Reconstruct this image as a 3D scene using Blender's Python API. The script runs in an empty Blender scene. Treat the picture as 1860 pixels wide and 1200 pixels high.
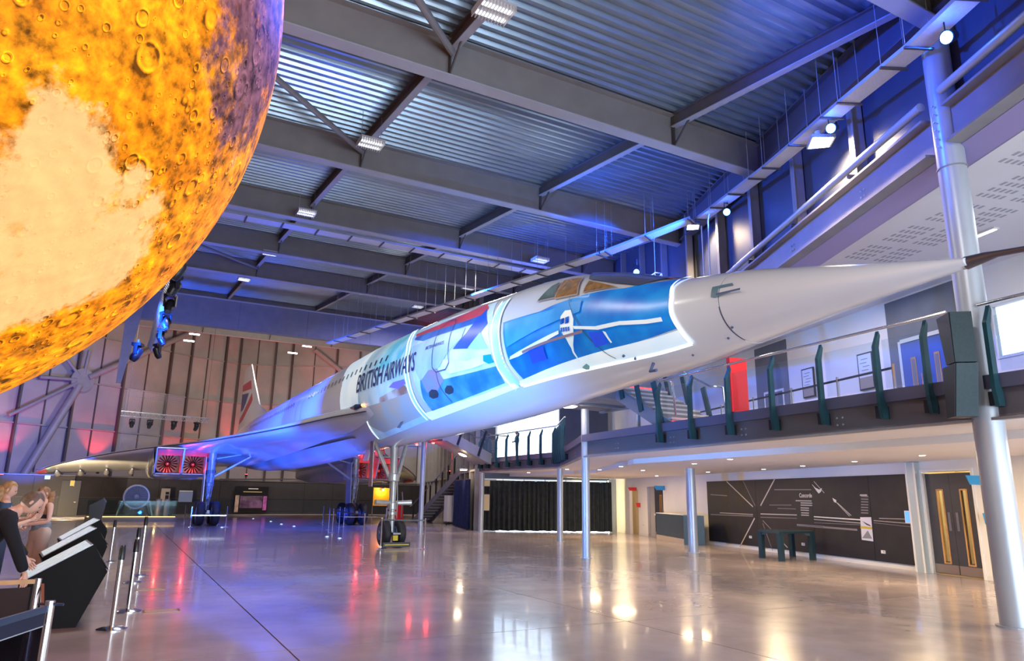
import bpy, bmesh, math, random
from mathutils import Vector, Matrix
random.seed(7)
PI = math.pi
SC = bpy.context.scene
COL = SC.collection
# ---------------------------------------------------------------- camera
# World: origin on the floor under the airliner's nose gear, +Y runs aft along the fuselage, +Z up, metres.
FPX, YAW, PITCH, ROLL = 1271.7, 0.495573, 0.235098, 0.015391
EYE = Vector((-7.9026, -22.4943, 1.5858))
f0 = Vector((math.sin(YAW), math.cos(YAW), 0)); r0 = Vector((math.cos(YAW), -math.sin(YAW), 0)); u0 = Vector((0, 0, 1))
CF = f0 * math.cos(PITCH) + u0 * math.sin(PITCH)
_u = -f0 * math.sin(PITCH) + u0 * math.cos(PITCH)
CR = r0 * math.cos(ROLL) + _u * math.sin(ROLL)
CU = -r0 * math.sin(ROLL) + _u * math.cos(ROLL)
cam = bpy.data.cameras.new('camera'); cam.sensor_width = 36; cam.lens = FPX / 1860 * 36
cam.clip_start = .05; cam.clip_end = 500
co = bpy.data.objects.new('camera', cam); COL.objects.link(co); SC.camera = co
M = Matrix((CR, CU, -CF)).transposed().to_4x4(); M.translation = EYE; co.matrix_world = M

# ---------------------------------------------------------------- world, exposure
SC.view_settings.view_transform = 'Standard'; SC.view_settings.look = 'None'
SC.view_settings.exposure = 0.0; SC.view_settings.gamma = 1; SC.view_settings.use_curve_mapping = False
SC.cycles.max_bounces = 6; SC.cycles.diffuse_bounces = 3; SC.cycles.glossy_bounces = 3
SC.cycles.transmission_bounces = 4; SC.cycles.transparent_max_bounces = 8
SC.cycles.sample_clamp_indirect = 6; SC.cycles.use_denoising = True; SC.cycles.adaptive_threshold = .03
SC.cycles.caustics_reflective = False; SC.cycles.caustics_refractive = False
w = bpy.data.worlds.new('sky'); SC.world = w; w.use_nodes = True
bg = w.node_tree.nodes['Background']; bg.inputs[0].default_value = (.80, .88, 1, 1); bg.inputs[1].default_value = 5.0

# ---------------------------------------------------------------- lamps
def aim(o, tgt):
    o.rotation_euler = (Vector(tgt) - o.location).to_track_quat('-Z', 'Y').to_euler()
def area(name, loc, tgt, size, power, col, sy=None):
    l = bpy.data.lights.new(name, 'AREA'); l.energy = power; l.color = col; l.size = size
    if sy: l.shape = 'RECTANGLE'; l.size_y = sy
    o = bpy.data.objects.new(name, l); COL.objects.link(o); o.location = loc; aim(o, tgt); return o
def spot(name, loc, tgt, ang, power, col, blend=.6, r=.15):
    l = bpy.data.lights.new(name, 'SPOT'); l.energy = power; l.color = col; l.spot_size = math.radians(ang)
    l.spot_blend = blend; l.shadow_soft_size = r
    o = bpy.data.objects.new(name, l); COL.objects.link(o); o.location = loc; aim(o, tgt); return o
def point(name, loc, power, col, r=.1):
    l = bpy.data.lights.new(name, 'POINT'); l.energy = power; l.color = col; l.shadow_soft_size = r
    o = bpy.data.objects.new(name, l); COL.objects.link(o); o.location = loc; return o
WARM = (1, .78, .5); WHITE = (1, .97, .92); COOL = (.72, .86, 1); BLUE = (.01, .10, 1); RED = (1, .03, .02); CYAN = (.55, .86, 1)
# added fill lights behind the camera, for the hall and the roof deck
area('front_fill', (-4, -31, 5), (0, 0, 5.5), 22, 700, (1, .90, .82), 7)
area('low_upward_fill', (2, -29, .6), (2, -6, 11), 20, 2400, (.60, .78, 1), 1.2)
# projectors throwing the show on to the starboard side of the airliner
spot('show_projector', (-13, -3, 6.8), (0, -6.5, 5), 50, 2100, CYAN, .5, .3)
spot('show_projector', (-12.5, -13, 1.2), (0, -11, 4.9), 44, 900, CYAN, .5, .3)
spot('belly_wash', (-7, -9, .4), (-.5, -7, 3.6), 80, 5200, (.06, .30, 1), .8, .2)
spot('nose_wash', (-7.5, -20.5, 8.6), (0, -16, 4.6), 50, 900, (1, .97, .95), .7, .3)
# the hall's own high-level lighting
for x, y, pw in ((-6, -9, 420), (-6, 2, 300), (5, 3, 500), (-12, 14, 200), (7, 15, 600)):
    area('hall_high_level_light', (x, y, 9.3 + .106 * (y + 10)), (x, y + .5, 0), 1.6, pw, (1, .90, .82), 1.6)
for x, y, pw in ((-9, 27, 850), (2, 31, 950), (10, 31, 800)):
    area('far_hall_light', (x, y, 12.0), (x - 1, y + 9, 6), 3.0, pw, (1, .86, .74), 2)
# stage blue
for loc, tgt, a, pw in [((2.4, -17.3, 8.7), (-4, -2, 0), 70, 2500), ((4.0, -14, 9.1), (0, 4, 5), 50, 2500), ((6.5, -8.6, 9.8), (-1, 16, 6), 50, 9000),
                        ((-9, 1, 6.9), (-1, 11, 5.6), 52, 42000), ((-8, 9, 7.2), (0, 18, 5.2), 44, 20000), ((2.2, -4, 9.4), (7.0, -9, 9.2), 110, 2400), ((3.2, 2, 9.6), (9.5, 0, 9.2), 100, 2400), ((-1, -15, 8.8), (3.4, -15.5, 8.9), 100, 1600), ((-4.5, -13.5, 8.7), (-8, -16, 6), 90, 1500)]:
    spot('blue_stage_wash', loc, tgt, a, pw, BLUE, .8, .1)
for x, y in [(-1.6, 4.5), (-1.8, 8), (-2.2, 12), (-2.7, 15.5), (-2.8, 21), (-5.5, 15)]:
    spot('blue_floor_uplight', (x, y, .12), (x + .6, y + 1, 4), 110, 1100, BLUE, .8, .05)
spot('blue_wall_wash', (-13, 26, 3), (-14, 42, 6.5), 42, 9000, BLUE, .4, .1)
spot('nacelle_blue_wash', (-6.5, 11.5, .2), (-5.4, 18.5, 3), 60, 1500, BLUE, .7, .1)
spot('wing_warm_wash', (-10.6, 25.2, .15), (-10, 31.5, 3), 110, 3600, (1, .74, .38), .7, .1)
for p_ in [(-5, 27, 3.), (-10, 24, 3.)]:
    spot('blue_low_wall_wash', p_, (p_[0] - 1, 38, 1.2), 80, 500, BLUE, .6, .1)

# ---------------------------------------------------------------- helpers
def ray(x, y): return CF + CR * ((x - 930) / FPX) + CU * ((600 - y) / FPX)
def G(x, y, z=0.):                       # the point at height z behind a pixel
    d = ray(x, y); return EYE + d * ((z - EYE.z) / d.z)
def V(A, B, x, y):                       # the point on the upright plane through plan points A, B
    d = ray(x, y); n = Vector((-(B[1] - A[1]), B[0] - A[0], 0)); return EYE + d * ((Vector((A[0], A[1], 0)) - EYE).dot(n) / d.dot(n))
MATS = {}
def mat(name, col, rough=.5, metal=0., var=0., scale=3., emit=0., ecol=None, bump=0., coat=0., stretch=None, alpha=None):
    if name in MATS: return MATS[name]
    m = bpy.data.materials.new(name); m.use_nodes = True; nt = m.node_tree; b = nt.nodes['Principled BSDF']
    b.inputs['Base Color'].default_value = (*col, 1); b.inputs['Roughness'].default_value = rough; b.inputs['Metallic'].default_value = metal
    if coat: b.inputs['Coat Weight'].default_value = coat; b.inputs['Coat Roughness'].default_value = .08
    if emit:
        b.inputs['Emission Color'].default_value = (*(ecol or col), 1); b.inputs['Emission Strength'].default_value = emit
    if var or bump:
        tc = nt.nodes.new('ShaderNodeTexCoord'); mp = nt.nodes.new('ShaderNodeMapping'); nz = nt.nodes.new('ShaderNodeTexNoise')
        nz.inputs['Scale'].default_value = scale; nz.inputs['Detail'].default_value = 5
        if stretch: mp.inputs['Scale'].default_value = stretch
        nt.links.new(tc.outputs['Object'], mp.inputs[0]); nt.links.new(mp.outputs[0], nz.inputs['Vector'])
        if var:
            r = nt.nodes.new('ShaderNodeValToRGB'); r.color_ramp.elements[0].position = .3; r.color_ramp.elements[1].position = .7
            r.color_ramp.elements[0].color = (*[c * (1 - var) for c in col], 1); r.color_ramp.elements[1].color = (*[min(1, c * (1 + var)) for c in col], 1)
            nt.links.new(nz.outputs['Fac'], r.inputs[0]); nt.links.new(r.outputs[0], b.inputs['Base Color'])
        if bump:
            bp = nt.nodes.new('ShaderNodeBump'); bp.inputs['Strength'].default_value = bump; bp.inputs['Distance'].default_value = .02
            nt.links.new(nz.outputs['Fac'], bp.inputs['Height']); nt.links.new(bp.outputs[0], b.inputs['Normal'])
    MATS[name] = m; return m
def wpos(o):
    p = Vector((0, 0, 0))
    while o: p += o.location; o = o.parent
    return p
class MB:
    def __init__(s): s.v = []; s.f = []
    def add(s, vs, fs):
        n = len(s.v); s.v += [Vector(v) for v in vs]; s.f += [tuple(i + n for i in f) for f in fs]; return s
    def quad(s, a, b, c, d): return s.add([a, b, c, d], [(0, 1, 2, 3)])
    def frame(s, o, ax, ay, az):         # box from an origin corner and three edge vectors
        o, ax, ay, az = map(Vector, (o, ax, ay, az)); P = [o, o + ax, o + ax + ay, o + ay]; P += [p + az for p in P]
        return s.add(P, [(3, 2, 1, 0), (4, 5, 6, 7), (0, 1, 5, 4), (1, 2, 6, 5), (2, 3, 7, 6), (3, 0, 4, 7)])
    def box(s, c, sz, rz=0.):
        X = Vector((math.cos(rz), math.sin(rz), 0)); Y = Vector((-X.y, X.x, 0)); c = Vector(c)
        return s.frame(c - X * sz[0] / 2 - Y * sz[1] / 2 - Vector((0, 0, sz[2] / 2)), X * sz[0], Y * sz[1], (0, 0, sz[2]))
    def bar(s, a, b, w, h=None, up=(0, 0, 1)):
        a, b = Vector(a), Vector(b); d = (b - a); h = h or w; up = Vector(up)
        sd = d.cross(up); sd = (sd if sd.length > 1e-5 else d.cross(Vector((1, 0, 0)))).normalized(); up = sd.cross(d).normalized()
        return s.frame(a - sd * w / 2 - up * h / 2, sd * w, up * h, d)
    def tube(s, pts, r, n=10, cap=True):
        pts = [Vector(p) for p in pts]; rs = r if isinstance(r, (list, tuple)) else [r] * len(pts); b = len(s.v); ref = None
        for i, p in enumerate(pts):
            d = (pts[min(i + 1, len(pts) - 1)] - pts[max(i - 1, 0)]).normalized()
            if ref is None: ref = d.orthogonal().normalized()
            x = (ref - d * ref.dot(d)).normalized(); y = d.cross(x); ref = x
            for k in range(n): s.v.append(p + (x * math.cos(2 * PI * k / n) + y * math.sin(2 * PI * k / n)) * rs[i])
        for i in range(len(pts) - 1):
            for k in range(n):
                j = (k + 1) % n; s.f.append((b + i * n + k, b + i * n + j, b + (i + 1) * n + j, b + (i + 1) * n + k))
        if cap: s.f.append(tuple(b + k for k in range(n))[::-1]); s.f.append(tuple(b + (len(pts) - 1) * n + k for k in range(n)))
        return s
    def lathe(s, c, axis, prof, n=20):   # prof: (distance along axis, radius)
        c, axis = Vector(c), Vector(axis).normalized(); return s.tube([c + axis * (a + i * 1e-5) for i, (a, r) in enumerate(prof)], [max(r, 1e-4) for a, r in prof], n) if 0 else s._lathe(c, axis, prof, n)
    def _lathe(s, c, ax, prof, n):
        x = ax.orthogonal().normalized(); y = ax.cross(x); b = len(s.v)
        for a, r in prof:
            for k in range(n): s.v.append(c + ax * a + (x * math.cos(2 * PI * k / n) + y * math.sin(2 * PI * k / n)) * max(r, 1e-4))
        for i in range(len(prof) - 1):
            for k in range(n):
                j = (k + 1) % n; s.f.append((b + i * n + k, b + i * n + j, b + (i + 1) * n + j, b + (i + 1) * n + k))
        s.f.append(tuple(b + k for k in range(n))[::-1]); s.f.append(tuple(b + (len(prof) - 1) * n + k for k in range(n)))
        return s
    def prism(s, poly, off):             # closed 3D polygon pushed along off
        n = len(poly); off = Vector(off); P = [Vector(p) for p in poly]
        return s.add(P + [p + off for p in P], [tuple(range(n))[::-1], tuple(range(n, 2 * n))] + [(i, (i + 1) % n, n + (i + 1) % n, n + i) for i in range(n)])
    def ibeam(s, a, b, w, h, t=.03, tw=.02):   # a-b is the bottom centre line
        a, b = Vector(a), Vector(b); Z = Vector((0, 0, 1))
        s.bar(a + Z * t / 2, b + Z * t / 2, w, t); s.bar(a + Z * (h - t / 2), b + Z * (h - t / 2), w, t); return s.bar(a + Z * h / 2, b + Z * h / 2, tw, h - 2 * t)
    def grid(s, fn, nu, nv):
        b = len(s.v)
        for i in range(nu + 1):
            for j in range(nv + 1): s.v.append(Vector(fn(i / nu, j / nv)))
        for i in range(nu):
            for j in range(nv): k = b + i * (nv + 1) + j; s.f.append((k, k + 1, k + nv + 2, k + nv + 1))
        return s
    def build(s, name, m, parent=None, smooth=False, kind=None, label=None):
        o0 = wpos(parent) if parent else Vector((0, 0, 0))
        me = bpy.data.meshes.new(name); me.from_pydata([v - o0 for v in s.v], [], s.f)
        bm = bmesh.new(); bm.from_mesh(me); bmesh.ops.recalc_face_normals(bm, faces=bm.faces); bm.to_mesh(me); bm.free()
        if smooth:
            me.polygons.foreach_set('use_smooth', [True] * len(me.polygons))
            try: me.set_sharp_from_angle(angle=math.radians(40))
            except Exception: pass
        for mm in (m if isinstance(m, list) else [m]): me.materials.append(mm)
        o = bpy.data.objects.new(name, me); COL.objects.link(o)
        if parent: o.parent = parent
        if kind: o['kind'] = kind
        if label: o['label'] = label
        return o
def thing(name, label, cat, loc=(0, 0, 0), group=None):
    o = bpy.data.objects.new(name, None); COL.objects.link(o); o.location = loc; o['label'] = label; o['category'] = cat
    o.empty_display_size = .2
    if group: o['group'] = group
    return o
def tag(o, label, cat, group=None):
    o['label'] = label; o['category'] = cat
    if group: o['group'] = group
    return o
def dup(root, loc, rz=0., label=None):
    r = root.copy(); COL.objects.link(r); r.location = loc; r.rotation_euler = (0, 0, rz)
    if label: r['label'] = label
    for ch in list(root.children):
        c = ch.copy(); COL.objects.link(c); c.parent = r
        for g in ch.children:
            d = g.copy(); COL.objects.link(d); d.parent = c
    return r
def text_mesh(s, size=1.):
    cu = bpy.data.curves.new('t', 'FONT'); cu.body = s; cu.size = size; cu.resolution_u = 3; cu.offset = .012
    o = bpy.data.objects.new('t', cu); COL.objects.link(o); dg = bpy.context.evaluated_depsgraph_get()
    me = bpy.data.meshes.new_from_object(o.evaluated_get(dg)); bpy.data.objects.remove(o); return me
def text_on(name, s, org, right, up, width, m, parent, height=None):
    me = text_mesh(s); xs = [v.co.x for v in me.vertices]; ys = [v.co.y for v in me.vertices]; o0 = wpos(parent) if parent else Vector()
    W = max(xs) - min(xs); k = width / W; ky = (height / (max(ys) - min(ys))) if height else k; right = Vector(right).normalized(); up = Vector(up).normalized()
    for v in me.vertices: v.co = Vector(org) - o0 + right * (v.co.x - min(xs)) * k + up * v.co.y * ky
    me.materials.append(m); o = bpy.data.objects.new(name, me); COL.objects.link(o); o.parent = parent; return o

# ---------------------------------------------------------------- materials
steel = mat('grey_painted_steel', (.30, .285, .28), .5, .1, .08, 2)
steel_dark = mat('dark_painted_steel', (.10, .09, .09), .45, .2, .1, 2)
purlin_m = mat('brown_grey_steel', (.13, .10, .10), .5, .1, .1, 3)
pale_flange = mat('pale_grey_paint', (.48, .49, .55), .45, .1, .06, 2)
deck = mat('galvanised_deck', (.40, .50, .58), .3, .75, .12, 4, stretch=(.3, 3, 1))
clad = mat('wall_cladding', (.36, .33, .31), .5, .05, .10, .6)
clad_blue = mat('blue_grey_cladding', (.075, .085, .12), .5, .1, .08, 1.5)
silver = mat('silver_column_paint', (.46, .50, .54), .36, .3, .03, 3)
chrome = mat('polished_steel', (.75, .76, .78), .14, 1.)
blackm = mat('black_satin', (.012, .012, .014), .35, 0, .3, 8)
black_plain = mat('black_gloss', (.01, .01, .012), .15)
white_wall = mat('white_wall_paint', (.80, .77, .74), .6, 0, .03, 1)
white_ceil = mat('white_soffit_paint', (.82, .80, .78), .6, 0, .02, 1)
greypanel = mat('slate_grey_panel', (.15, .16, .19), .5, 0, .08, 2)
bluedoor = mat('blue_door_paint', (.05, .12, .42), .4, 0, .05, 2)
teal = mat('teal_black_fin', (.03, .10, .12), .3, .4, .2, 3)
lampw = mat('lamp_glow_white', (1, 1, 1), .5, emit=14, ecol=(1, .95, .85))
lampwarm = mat('lamp_glow_warm', (1, .9, .7), .5, emit=22, ecol=(1, .8, .55))
lampblue = mat('lamp_glow_blue', (.3, .5, 1), .5, emit=14, ecol=(.10, .35, 1))
lampred = mat('lamp_glow_red', (1, .1, .1), .5, emit=25, ecol=(1, .04, .03))
wood = mat('oak_veneer', (.50, .27, .10), .45, 0, .25, 6, stretch=(1, 1, .2))
bluesign = mat('blue_sign', (.03, .30, .62), .4); redsign = mat('red_sign', (.75, .03, .03), .4)
socket_m = mat('white_plastic', (.75, .75, .75), .4)
def glass_mat(name, tint=(.9, .97, 1), f=.88):
    m = bpy.data.materials.new(name); m.use_nodes = True; nt = m.node_tree; nt.nodes.clear()
    out = nt.nodes.new('ShaderNodeOutputMaterial'); mx = nt.nodes.new('ShaderNodeMixShader'); tr = nt.nodes.new('ShaderNodeBsdfTransparent'); gl = nt.nodes.new('ShaderNodeBsdfGlossy')
    lw_ = nt.nodes.new('ShaderNodeLayerWeight'); lw_.inputs[0].default_value = .5; pw_ = nt.nodes.new('ShaderNodeMath'); pw_.operation = 'POWER'; pw_.inputs[1].default_value = 4; nt.links.new(lw_.outputs['Facing'], pw_.inputs[0])
    fr = nt.nodes.new('ShaderNodeMath'); fr.operation = 'MULTIPLY_ADD'; fr.inputs[1].default_value = .8; fr.inputs[2].default_value = .05; nt.links.new(pw_.outputs[0], fr.inputs[0])
    tr.inputs[0].default_value = (*tint, 1); gl.inputs[0].default_value = (.9, .95, 1, 1); gl.inputs['Roughness'].default_value = .02
    nt.links.new(fr.outputs[0], mx.inputs[0]); nt.links.new(tr.outputs[0], mx.inputs[1]); nt.links.new(gl.outputs[0], mx.inputs[2]); nt.links.new(mx.outputs[0], out.inputs[0]); return m
glass = glass_mat('clear_glass', (.90, .95, .98))
glass_soft = glass_mat('display_glass', (.80, .88, .88)); [n for n in glass_soft.node_tree.nodes if n.type == 'BSDF_GLOSSY'][0].inputs[0].default_value = (.06, .08, .08, 1)
glass_dark = glass_mat('smoked_glass', (.16, .16, .22)); [n for n in glass_dark.node_tree.nodes if n.type == 'BSDF_GLOSSY'][0].inputs[0].default_value = (.15, .16, .2, 1)
def floor_material():
    m = bpy.data.materials.new('polished_concrete'); m.use_nodes = True; nt = m.node_tree; b = nt.nodes['Principled BSDF']
    tc = nt.nodes.new('ShaderNodeTexCoord'); ge = nt.nodes.new('ShaderNodeNewGeometry')
    n1 = nt.nodes.new('ShaderNodeTexNoise'); n1.inputs['Scale'].default_value = .55; n1.inputs['Detail'].default_value = 7
    n2 = nt.nodes.new('ShaderNodeTexNoise'); n2.inputs['Scale'].default_value = 3.; n2.inputs['Detail'].default_value = 4
    r = nt.nodes.new('ShaderNodeValToRGB'); e = r.color_ramp.elements; e[0].position = .32; e[1].position = .68
    e[0].color = (.33, .265, .28, 1); e[1].color = (.58, .49, .49, 1)
    rr = nt.nodes.new('ShaderNodeMapRange'); rr.inputs[3].default_value = .13; rr.inputs[4].default_value = .30
    bp = nt.nodes.new('ShaderNodeBump'); bp.inputs['Strength'].default_value = .10; bp.inputs['Distance'].default_value = .03
    for n in (n1, n2): nt.links.new(ge.outputs['Position'], n.inputs['Vector'])
    nt.links.new(n1.outputs['Fac'], r.inputs[0]); nt.links.new(r.outputs[0], b.inputs['Base Color'])
    nt.links.new(n2.outputs['Fac'], rr.inputs[0]); nt.links.new(rr.outputs[0], b.inputs['Roughness'])
    nt.links.new(n2.outputs['Fac'], bp.inputs['Height']); nt.links.new(bp.outputs[0], b.inputs['Normal'])
    b.inputs['Specular IOR Level'].default_value = .6; b.inputs['Coat Weight'].default_value = .35; b.inputs['Coat Roughness'].default_value = .06
    return m
floor_m = floor_material()
joint_m = mat('dark_joint_filler', (.06, .05, .05), .7)

# ---------------------------------------------------------------- floor: cast bays with saw-cut joints
fl = MB().box((0, 10, -.16), (56, 90, .2)).build('floor', joint_m, kind='structure')
xs = [-26, -19.5, -15.05, -10.6, -6.15, -1.7, 2.75, 7.2, 11.65, 16.1, 27]; ys = [-34, -23.4, -14.4, -5.4, 3.6, 12.6, 21.6, 30.6, 39.6, 54]
for i in range(len(xs) - 1):
    for j in range(len(ys) - 1):
        MB().frame((xs[i] + .009, ys[j] + .009, -.06), (xs[i + 1] - xs[i] - .018, 0, 0), (0, ys[j + 1] - ys[j] - .018, 0), (0, 0, .06)).build('concrete_bay', floor_m, fl)
# brass-edged service covers near the stanchions
for k, (x0, y0, x1, y1) in enumerate([(-7.42, -11.28, -6.98, -11.02), (-7.45, -8.7, -7.04, -8.5), (-7.5, -5.3, -7.1, -5.1)]):
    b = MB(); z = .004
    for a, c in (((x0, y0), (x1, y0)), ((x1, y0), (x1, y1)), ((x1, y1), (x0, y1)), ((x0, y1), (x0, y0))): b.bar((*a, z), (*c, z), .022, .006)
    tag(b.build('floor_cover_frame', mat('bronze_trim', (.25, .14, .07), .35, .8)), ['bronze frame of a floor service cover nearest the front stanchions', 'thin floor cover frame behind the nearest one', 'furthest small floor cover frame by the stanchion line'][k], 'floor cover')

# ---------------------------------------------------------------- roof
RS = .106
def GB(y): return 9.85 + RS * (y + 10.75)         # underside of the girders
def WX(y):                                        # right end of the hall at roof level
    return 2.89 + (y + 16.85) * .472 if y < -4.6 else min(8.67 + (y + 4.6) * .277, 19)
ceil = MB().frame((-24, -34, GB(-34) + 1.05), (46, 0, 0), (0, 90, 90 * RS), (0, 0, .1)).build('ceiling', steel_dark, kind='structure')
ribmesh = {}
for k in range(-2, 11):
    y0 = -17 + 6.3 * k; b = MB(); n = 21; p = 6.3 / n
    X0, X1 = -21.5, WX(y0 + 6.3) + 1.0
    prof = []
    for i in range(n):
        y = y0 + i * p
        for dy, dz in ((0, 0), (.09, 0), (.14, .09), (.25, .09)): prof.append((y + dy, GB(y + dy) + .9 + dz))
    prof.append((y0 + 6.3, GB(y0 + 6.3) + .9))
    b.add([(X0, y, z) for y, z in prof] + [(X1, y, z) for y, z in prof], [(i, i + 1, len(prof) + i + 1, len(prof) + i) for i in range(len(prof) - 1)])
    b.build('roof_deck_sheet', deck, ceil)
PX = [-14.9, -9.0, -3.1, 2.8, 8.7]
for k in range(-1, 11):
    y = -17 + 6.3 * k
    if k == 6: continue
    z = GB(y); xe = WX(y) - .02
    g = MB().ibeam((-21.4, y, z), (xe, y, z), .30, .88).build('girder', steel, ceil)
    MB().bar((-21.4, y, z + .012), (xe, y, z + .012), .31, .03).build('bottom_flange', pale_flange, g)
    for x in PX:
        if x < xe - .6:
            MB().box((x, y, z + .44), (.02, .26, .82)).bar((x, y - .05, z + .03), (x, y - .62, z + .5), .03, .05).bar((x, y + .05, z + .03), (x, y + .4, z + .5), .03, .04).build('stiffener', steel_dark, g)
for k in range(-1, 10):
    y0 = -17 + 6.3 * k
    for x in PX:
        if x < WX(y0 + 6.3) - .3:
            b = MB(); a, c = Vector((x, y0 + .1, GB(y0) + .55)), Vector((x, y0 + 6.2, GB(y0 + 6.3) + .55)); b.ibeam(a, c, .16, .33, .02, .015)
            q = b.build('purlin', purlin_m, ceil); MB().bar(a, c, .165, .022).build('bottom_flange', pale_flange, q)
# deep clad transfer beam across the hall
y = 20.8
tb = MB().frame((-21.4, y - .2, 11.05), (21.4 + 15.2, 0, 0), (0, .5, 0), (0, 0, 1.65)).build('transfer_beam', steel, ceil)
MB().bar((-21.4, y - .22, 12.72), (15.2, y - .22, 12.72), .1, .07).build('beam_edge', mat('pale_edge', (.6, .58, .58), .5), tb)
for x in range(-19, 15, 4): MB().box((x, y - .205, 11.87), (.012, .012, 1.6)).build('panel_joint', steel_dark, tb)
# diagonal roof bracing tubes
for x0, y0, x1, y1 in [(-9, -10.7, -3.1, -4.6), (-9, 8.2, -3.1, 14.3), (-9, -17, -3.1, -10.9)]:
    MB().tube([(x0, y0, GB(y0) + .55), (x1, y1, GB(y1) + .5)], .075, 10).build('bracing_tube', steel, ceil)

# ---------------------------------------------------------------- far and left walls of the hangar
WP = [(-22, -32), (-22.5, 30), (-19.5, 39.8), (-15.7, 42.4), (-9, 46.8), (-3.6, 50.4), (1.2, 52.4), (6, 50.4), (12, 47), (20, 44.5), (26, 43)]
def wallrun(name, pts, rails, m, kx=2.05, studs=True):
    root = MB()
    for a, c in zip(pts, pts[1:]):
        A, B_ = Vector((*a, 0)), Vector((*c, 0)); n = (B_ - A).cross(Vector((0, 0, 1))).normalized() * .1
        root.frame(A - n * 2, B_ - A, n, (0, 0, 20))
    root = root.build(name, steel_dark, kind='structure')
    for a, c in zip(pts, pts[1:]):
        A, B_ = Vector((*a, 0)), Vector((*c, 0)); L = (B_ - A).length; d = (B_ - A) / L; n = d.cross(Vector((0, 0, 1)))
        cnt = max(1, round(L / kx)); zt = [GB((A + d * L * i / cnt).y) + .9 for i in range(cnt + 1)]
        if A.y < 20 and B_.y < 35: cnt = 6
        for i in range(cnt):
            p0 = A + d * (L * i / cnt + .03); w_ = d * (L / cnt - .06); zt = GB(p0.y) + .9; zz = [.0] + [r for r in rails if r < zt - 1] + [zt + .4]
            for z0, z1 in zip(zz, zz[1:]): MB().frame(p0 + Vector((0, 0, z0 + .02)), w_, n * .06, (0, 0, z1 - z0 - .04)).build('cladding_panel', m, root)
            if studs:
                pp = A + d * (L * i / cnt) - n * .02; big = i % 2 == 0
                MB().frame(pp - d * .06, d * (.15 if big else .09), n * (.40 if big else .17), (0, 0, zt)).build('stud', mat('stud_steel', (.085, .065, .065), .5, .1), root)
        for r in rails:
            if r < GB((A.y + B_.y) / 2): MB().frame(A + n * .05 + Vector((0, 0, r - .05)), d * L, n * .16, (0, 0, .11)).build('rail', steel, root)
    return root
wallrun('wall_left', WP[:5], [2.9, 6.6, 10.4, 14.4], clad)
wallrun('wall_back', WP[4:], [2.9, 6.6, 10.4, 14.4], clad)
fr = MB()   # wall behind the camera: solid piers either side of a glazed front door
fr.frame((-24, -33.3, 0), (17, 0, 0), (0, .3, 0), (0, 0, 9)).frame((3, -33.3, 0), (23, 0, 0), (0, .3, 0), (0, 0, 9)); fr.frame((-7, -33.3, 4), (10, 0, 0), (0, .3, 0), (0, 0, 5)).build('wall_front', clad, kind='structure')
# tubular wind bracing standing just inside the left wall
br = thing('wind_brace', 'big grey tubular diagonal brace with round node plate on left wall', 'brace', (-13.9, 43, 0))
A_, B2 = (-15.7, 41.6), (-3.9, 49.4)
node = V(A_, B2, 150, 690)
for q, r in [((42, 864), .30), ((352, 602), .26), ((15, 754), .15), ((72, 684), .14), ((120, 650), .13), ((163, 636), .13)]:
    e_ = V(A_, B2, *q); d = (e_ - node).normalized(); MB().tube([node + d * .5, e_], r, 12).build('brace_tube', steel, br, smooth=True)
nn = (Vector((*B2, 0)) - Vector((*A_, 0))).cross(Vector((0, 0, 1))).normalized()
MB().lathe(node - nn * .08, nn, [(0, .95), (.16, .95)], 24).build('node_plate', steel, br)

# low dark partition wall with painted lower half, timber-edged kerb in front
LW = [(-22, 32.4), (-10.7, 34), (-7.6, 36.4), (3.2, 38.6), (17.6, 39)]
dk = mat('dark_lower_partition', (.028, .024, .028), .6, 0, .15, 2); dk2 = mat('dark_blue_partition_lower', (.022, .024, .034), .55, 0, .1, 2)
lw = MB().bar((-22, 32.5, .3), (17, 39.2, .3), .02).build('wall_partition', dk, kind='structure')
for a, c in zip(LW, LW[1:]):
    A, B_ = Vector((*a, 0)), Vector((*c, 0)); L = (B_ - A).length; d = (B_ - A) / L; n = d.cross(Vector((0, 0, 1))); k = max(1, round(L / 2.4))
    for i in range(k):
        p0 = A + d * (L * i / k + .01); w_ = d * (L / k - .02)
        MB().frame(p0 + Vector((0, 0, .05)), w_, n * .12, (0, 0, 1.15)).build('lower_panel', dk2, lw); MB().frame(p0 + Vector((0, 0, 1.23)), w_, n * .12, (0, 0, 1.35)).build('upper_panel', dk, lw)
    MB().frame(A - n * .08 + Vector((0, 0, 2.6)), d * L, n * .25, (0, 0, .06)).frame(A - n * .02 + Vector((0, 0, 1.19)), d * L, n * .1, (0, 0, .05)).build('capping', steel_dark, lw)
kb = MB(); K0 = [(-22, 28.2), (-11, 28.8), (-4, 30.2), (4, 31.8), (13.4, 31.2)]
kt = mat('pale_floor_strip', (.55, .46, .38), .4, 0, .08, 1)
for (a, c), (e, g_) in zip(zip(K0, K0[1:]), zip(LW, LW[1:])): kb.add([(*a, .01), (*c, .01), (*g_, .012), (*e, .012), (*a, .03), (*c, .03), (*g_, .032), (*e, .032)], [(4, 5, 6, 7), (0, 1, 5, 4), (0, 3, 2, 1), (1, 2, 6, 5), (3, 0, 4, 7), (2, 3, 7, 6)])
kb.build('trim_1', kt, kind='structure')

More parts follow.
